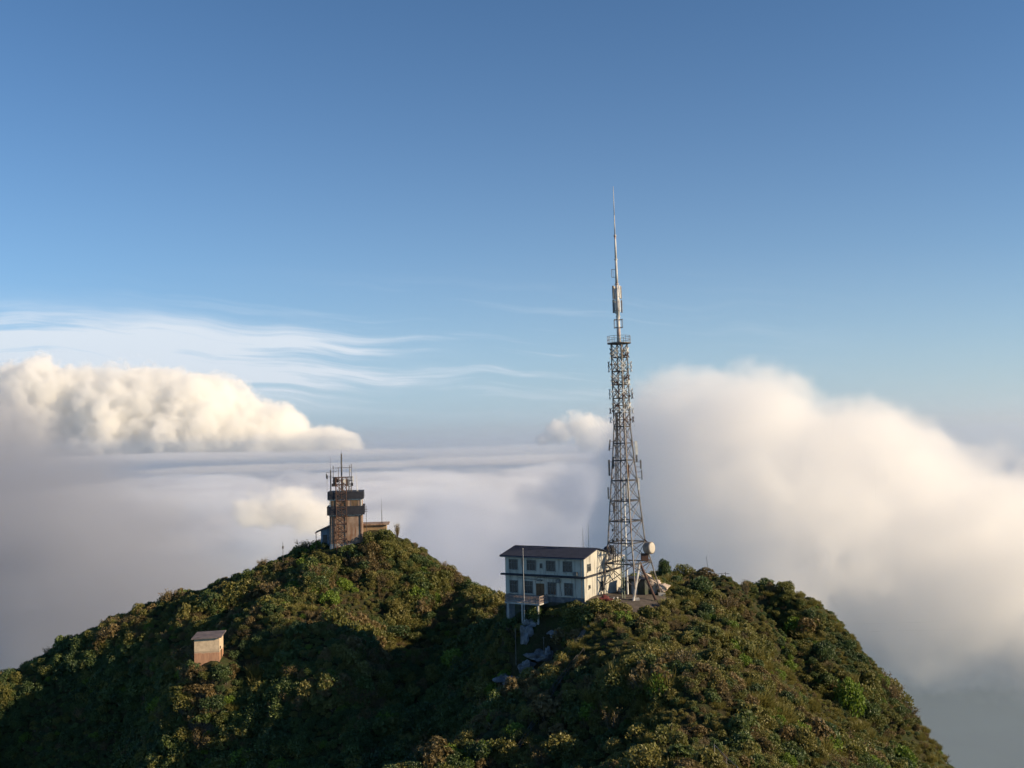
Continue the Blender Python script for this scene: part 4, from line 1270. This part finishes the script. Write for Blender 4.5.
MB().bar((-3.4, -.75, 0), (-3.4, -.75, az(474)), .03, n=5).build('pole', STEEL, ant)
w_ = Matrix.Translation((TP.x, TP.y, TZ)) @ Matrix.Rotation(R(7), 4, 'Z')
single('whip_antenna', MB().box((-.15, -.15, 0), (.15, .15, .1)).bar((0, 0, 0), (-.05, 0, 1.8), .06, .04).bar((-.05, 0, 1.8), (-.25, 0, 5.0), .04, .02), PALE, w_ @ Vector((2.15, 1.0, tz(492.3))), 'thin white whip antenna on the right corner of the old tower roof', 'antenna')
# low annex, shed and poles round the tower
AN = at(376, 527, 194); AN.z = at(376, 532, 194).z
an = empty('annex', AN, R(5), 'low flat roofed annex half hidden by shrubs right of the old tower', 'annex')
MB().box((-2.6, 0, -2.5), (1.95, 4.0, 1.35)).build('wall', surface('ochre_plaster', (0.30, 0.21, 0.12), (0.20, 0.14, 0.09), 0.8, .95, (.2, .12, .07), .3, True), an)
MB().box((-2.9, -.5, 1.35), (2.5, 4.4, 1.62)).build('roof', CONC, an)
for xx, h in ((1.1, 4.6),):
    p = AN + Matrix.Rotation(R(5), 3, 'Z') @ Vector((xx, 1.0, 1.62))
    single('whip_antenna', MB().box((-.14, -.14, 0), (.14, .14, .1)).bar((0, 0, 0), (0, 0, 2.6), .07, .05).bar((0, 0, 2.6), (0, 0, h), .03, .02), DSTEEL, p, 'dark whip antenna on the flat roof of the low annex', 'antenna')
p = w_ @ Vector((3.75, 1.0, 0)); p.z = gz(p.x, p.y)
pb = MB().bar((0, 0, -.3), (0, 0, tz(507) - p.z + TZ), .05, .04)
pb.bar((-.3, 0, tz(511) - p.z + TZ), (.3, 0, tz(511) - p.z + TZ), .03).bar((-.3, 0, tz(513) - p.z + TZ), (.3, 0, tz(513) - p.z + TZ), .03)
single('antenna_pole', pb, DSTEEL, p, 'thin pole with short cross arms close to the right wall of the old tower', 'pole')
SP = at(324.5, 545, 188.5)
sh = empty('lean_to_shed', SP, R(7), 'small blue grey lean-to shed against the left side of the old tower', 'shed')
MB().prism([(-.65, 0, -2), (1.05, 0, -2), (1.05, 0, 3.3), (-.65, 0, 2.7)], (0, 3.4, 0)).build('wall', BLUEG, sh)
MB().prism([(-1.7, -.5, 2.2), (1.15, -.5, 3.42), (1.15, -.5, 3.58), (-1.7, -.5, 2.36)], (0, 4.2, 0)).build('roof', RUST, sh)
MB().box((-.3, -.05, 0), (.5, -.004, 1.9)).build('door', DSTEEL, sh)
MB().bar((-1.5, -.3, -1.5), (-1.5, -.3, 2.25), .07).build('post', RUST, sh)
p = on(283, 556, 187)
single('utility_post', MB().bar((0, 0, -.3), (0, 0, 4.4), .05, .04).box((-.12, -.1, 3.2), (.12, .1, 3.7)), DSTEEL, p, 'thin post standing alone on the skyline left of the old tower', 'post')

# ------------------------------------------------------------------ the hut
HP = at(207, 665, 154.6)
hut = empty('hut', HP, R(6), 'small plastered hut with a tilted flat roof alone on the left slope', 'hut')
HW, HH = 1.87, 3.95
MB().prism([(-HW, 0, -1.2), (HW, 0, -1.2), (HW, 0, HH + .05), (-HW, 0, HH - .05)], (0, 3.2, 0)).build('wall', HUTW, hut)
MB().prism([(-HW - .35, -.45, HH + .02), (HW + .35, -.45, HH + .12), (HW + .35, 3.9, HH + .36), (-HW - .35, 3.9, HH + .26)], (0, 0, .16)).build('roof', surface('hut_roof', (.16, .13, .13), (.10, .085, .09), 1.0, .9, (.25, .2, .17), .3), hut)
MB().prism([(-HW, .02, HH - .05), (HW, .02, HH + .05), (HW, 3.2, HH + .27), (-HW, 3.2, HH + .17)], (0, 0, .03)).build('wall_plate', RUST, hut)
MB().box((HW + .004, .9, -.2), (HW + .05, 1.9, 2.0)).build('door', WOOD, hut)
MB().box((HW + .004, .35, 2.3), (HW + .12, .6, 2.7)).build('wall_lamp', DSTEEL, hut)
p0, p1 = on(176, 690, 153), on(236, 688, 152)
tw = MB()
n = 16
for i in range(n):
    a, b = p0.lerp(p1, i / n) - p0, p0.lerp(p1, (i + 1) / n) - p0
    tw.prism([a + Vector((0, 0, -2)), b + Vector((0, 0, -2)), b + Vector((0, 0, .55 + .15 * math.sin(i))), a + Vector((0, 0, .55 + .15 * math.sin(i)))], (0, .7 + .01 * i, 0))
single('retaining_wall', tw, DWALL, p0, 'dark mossy retaining wall in the shade just below the hut', 'wall')
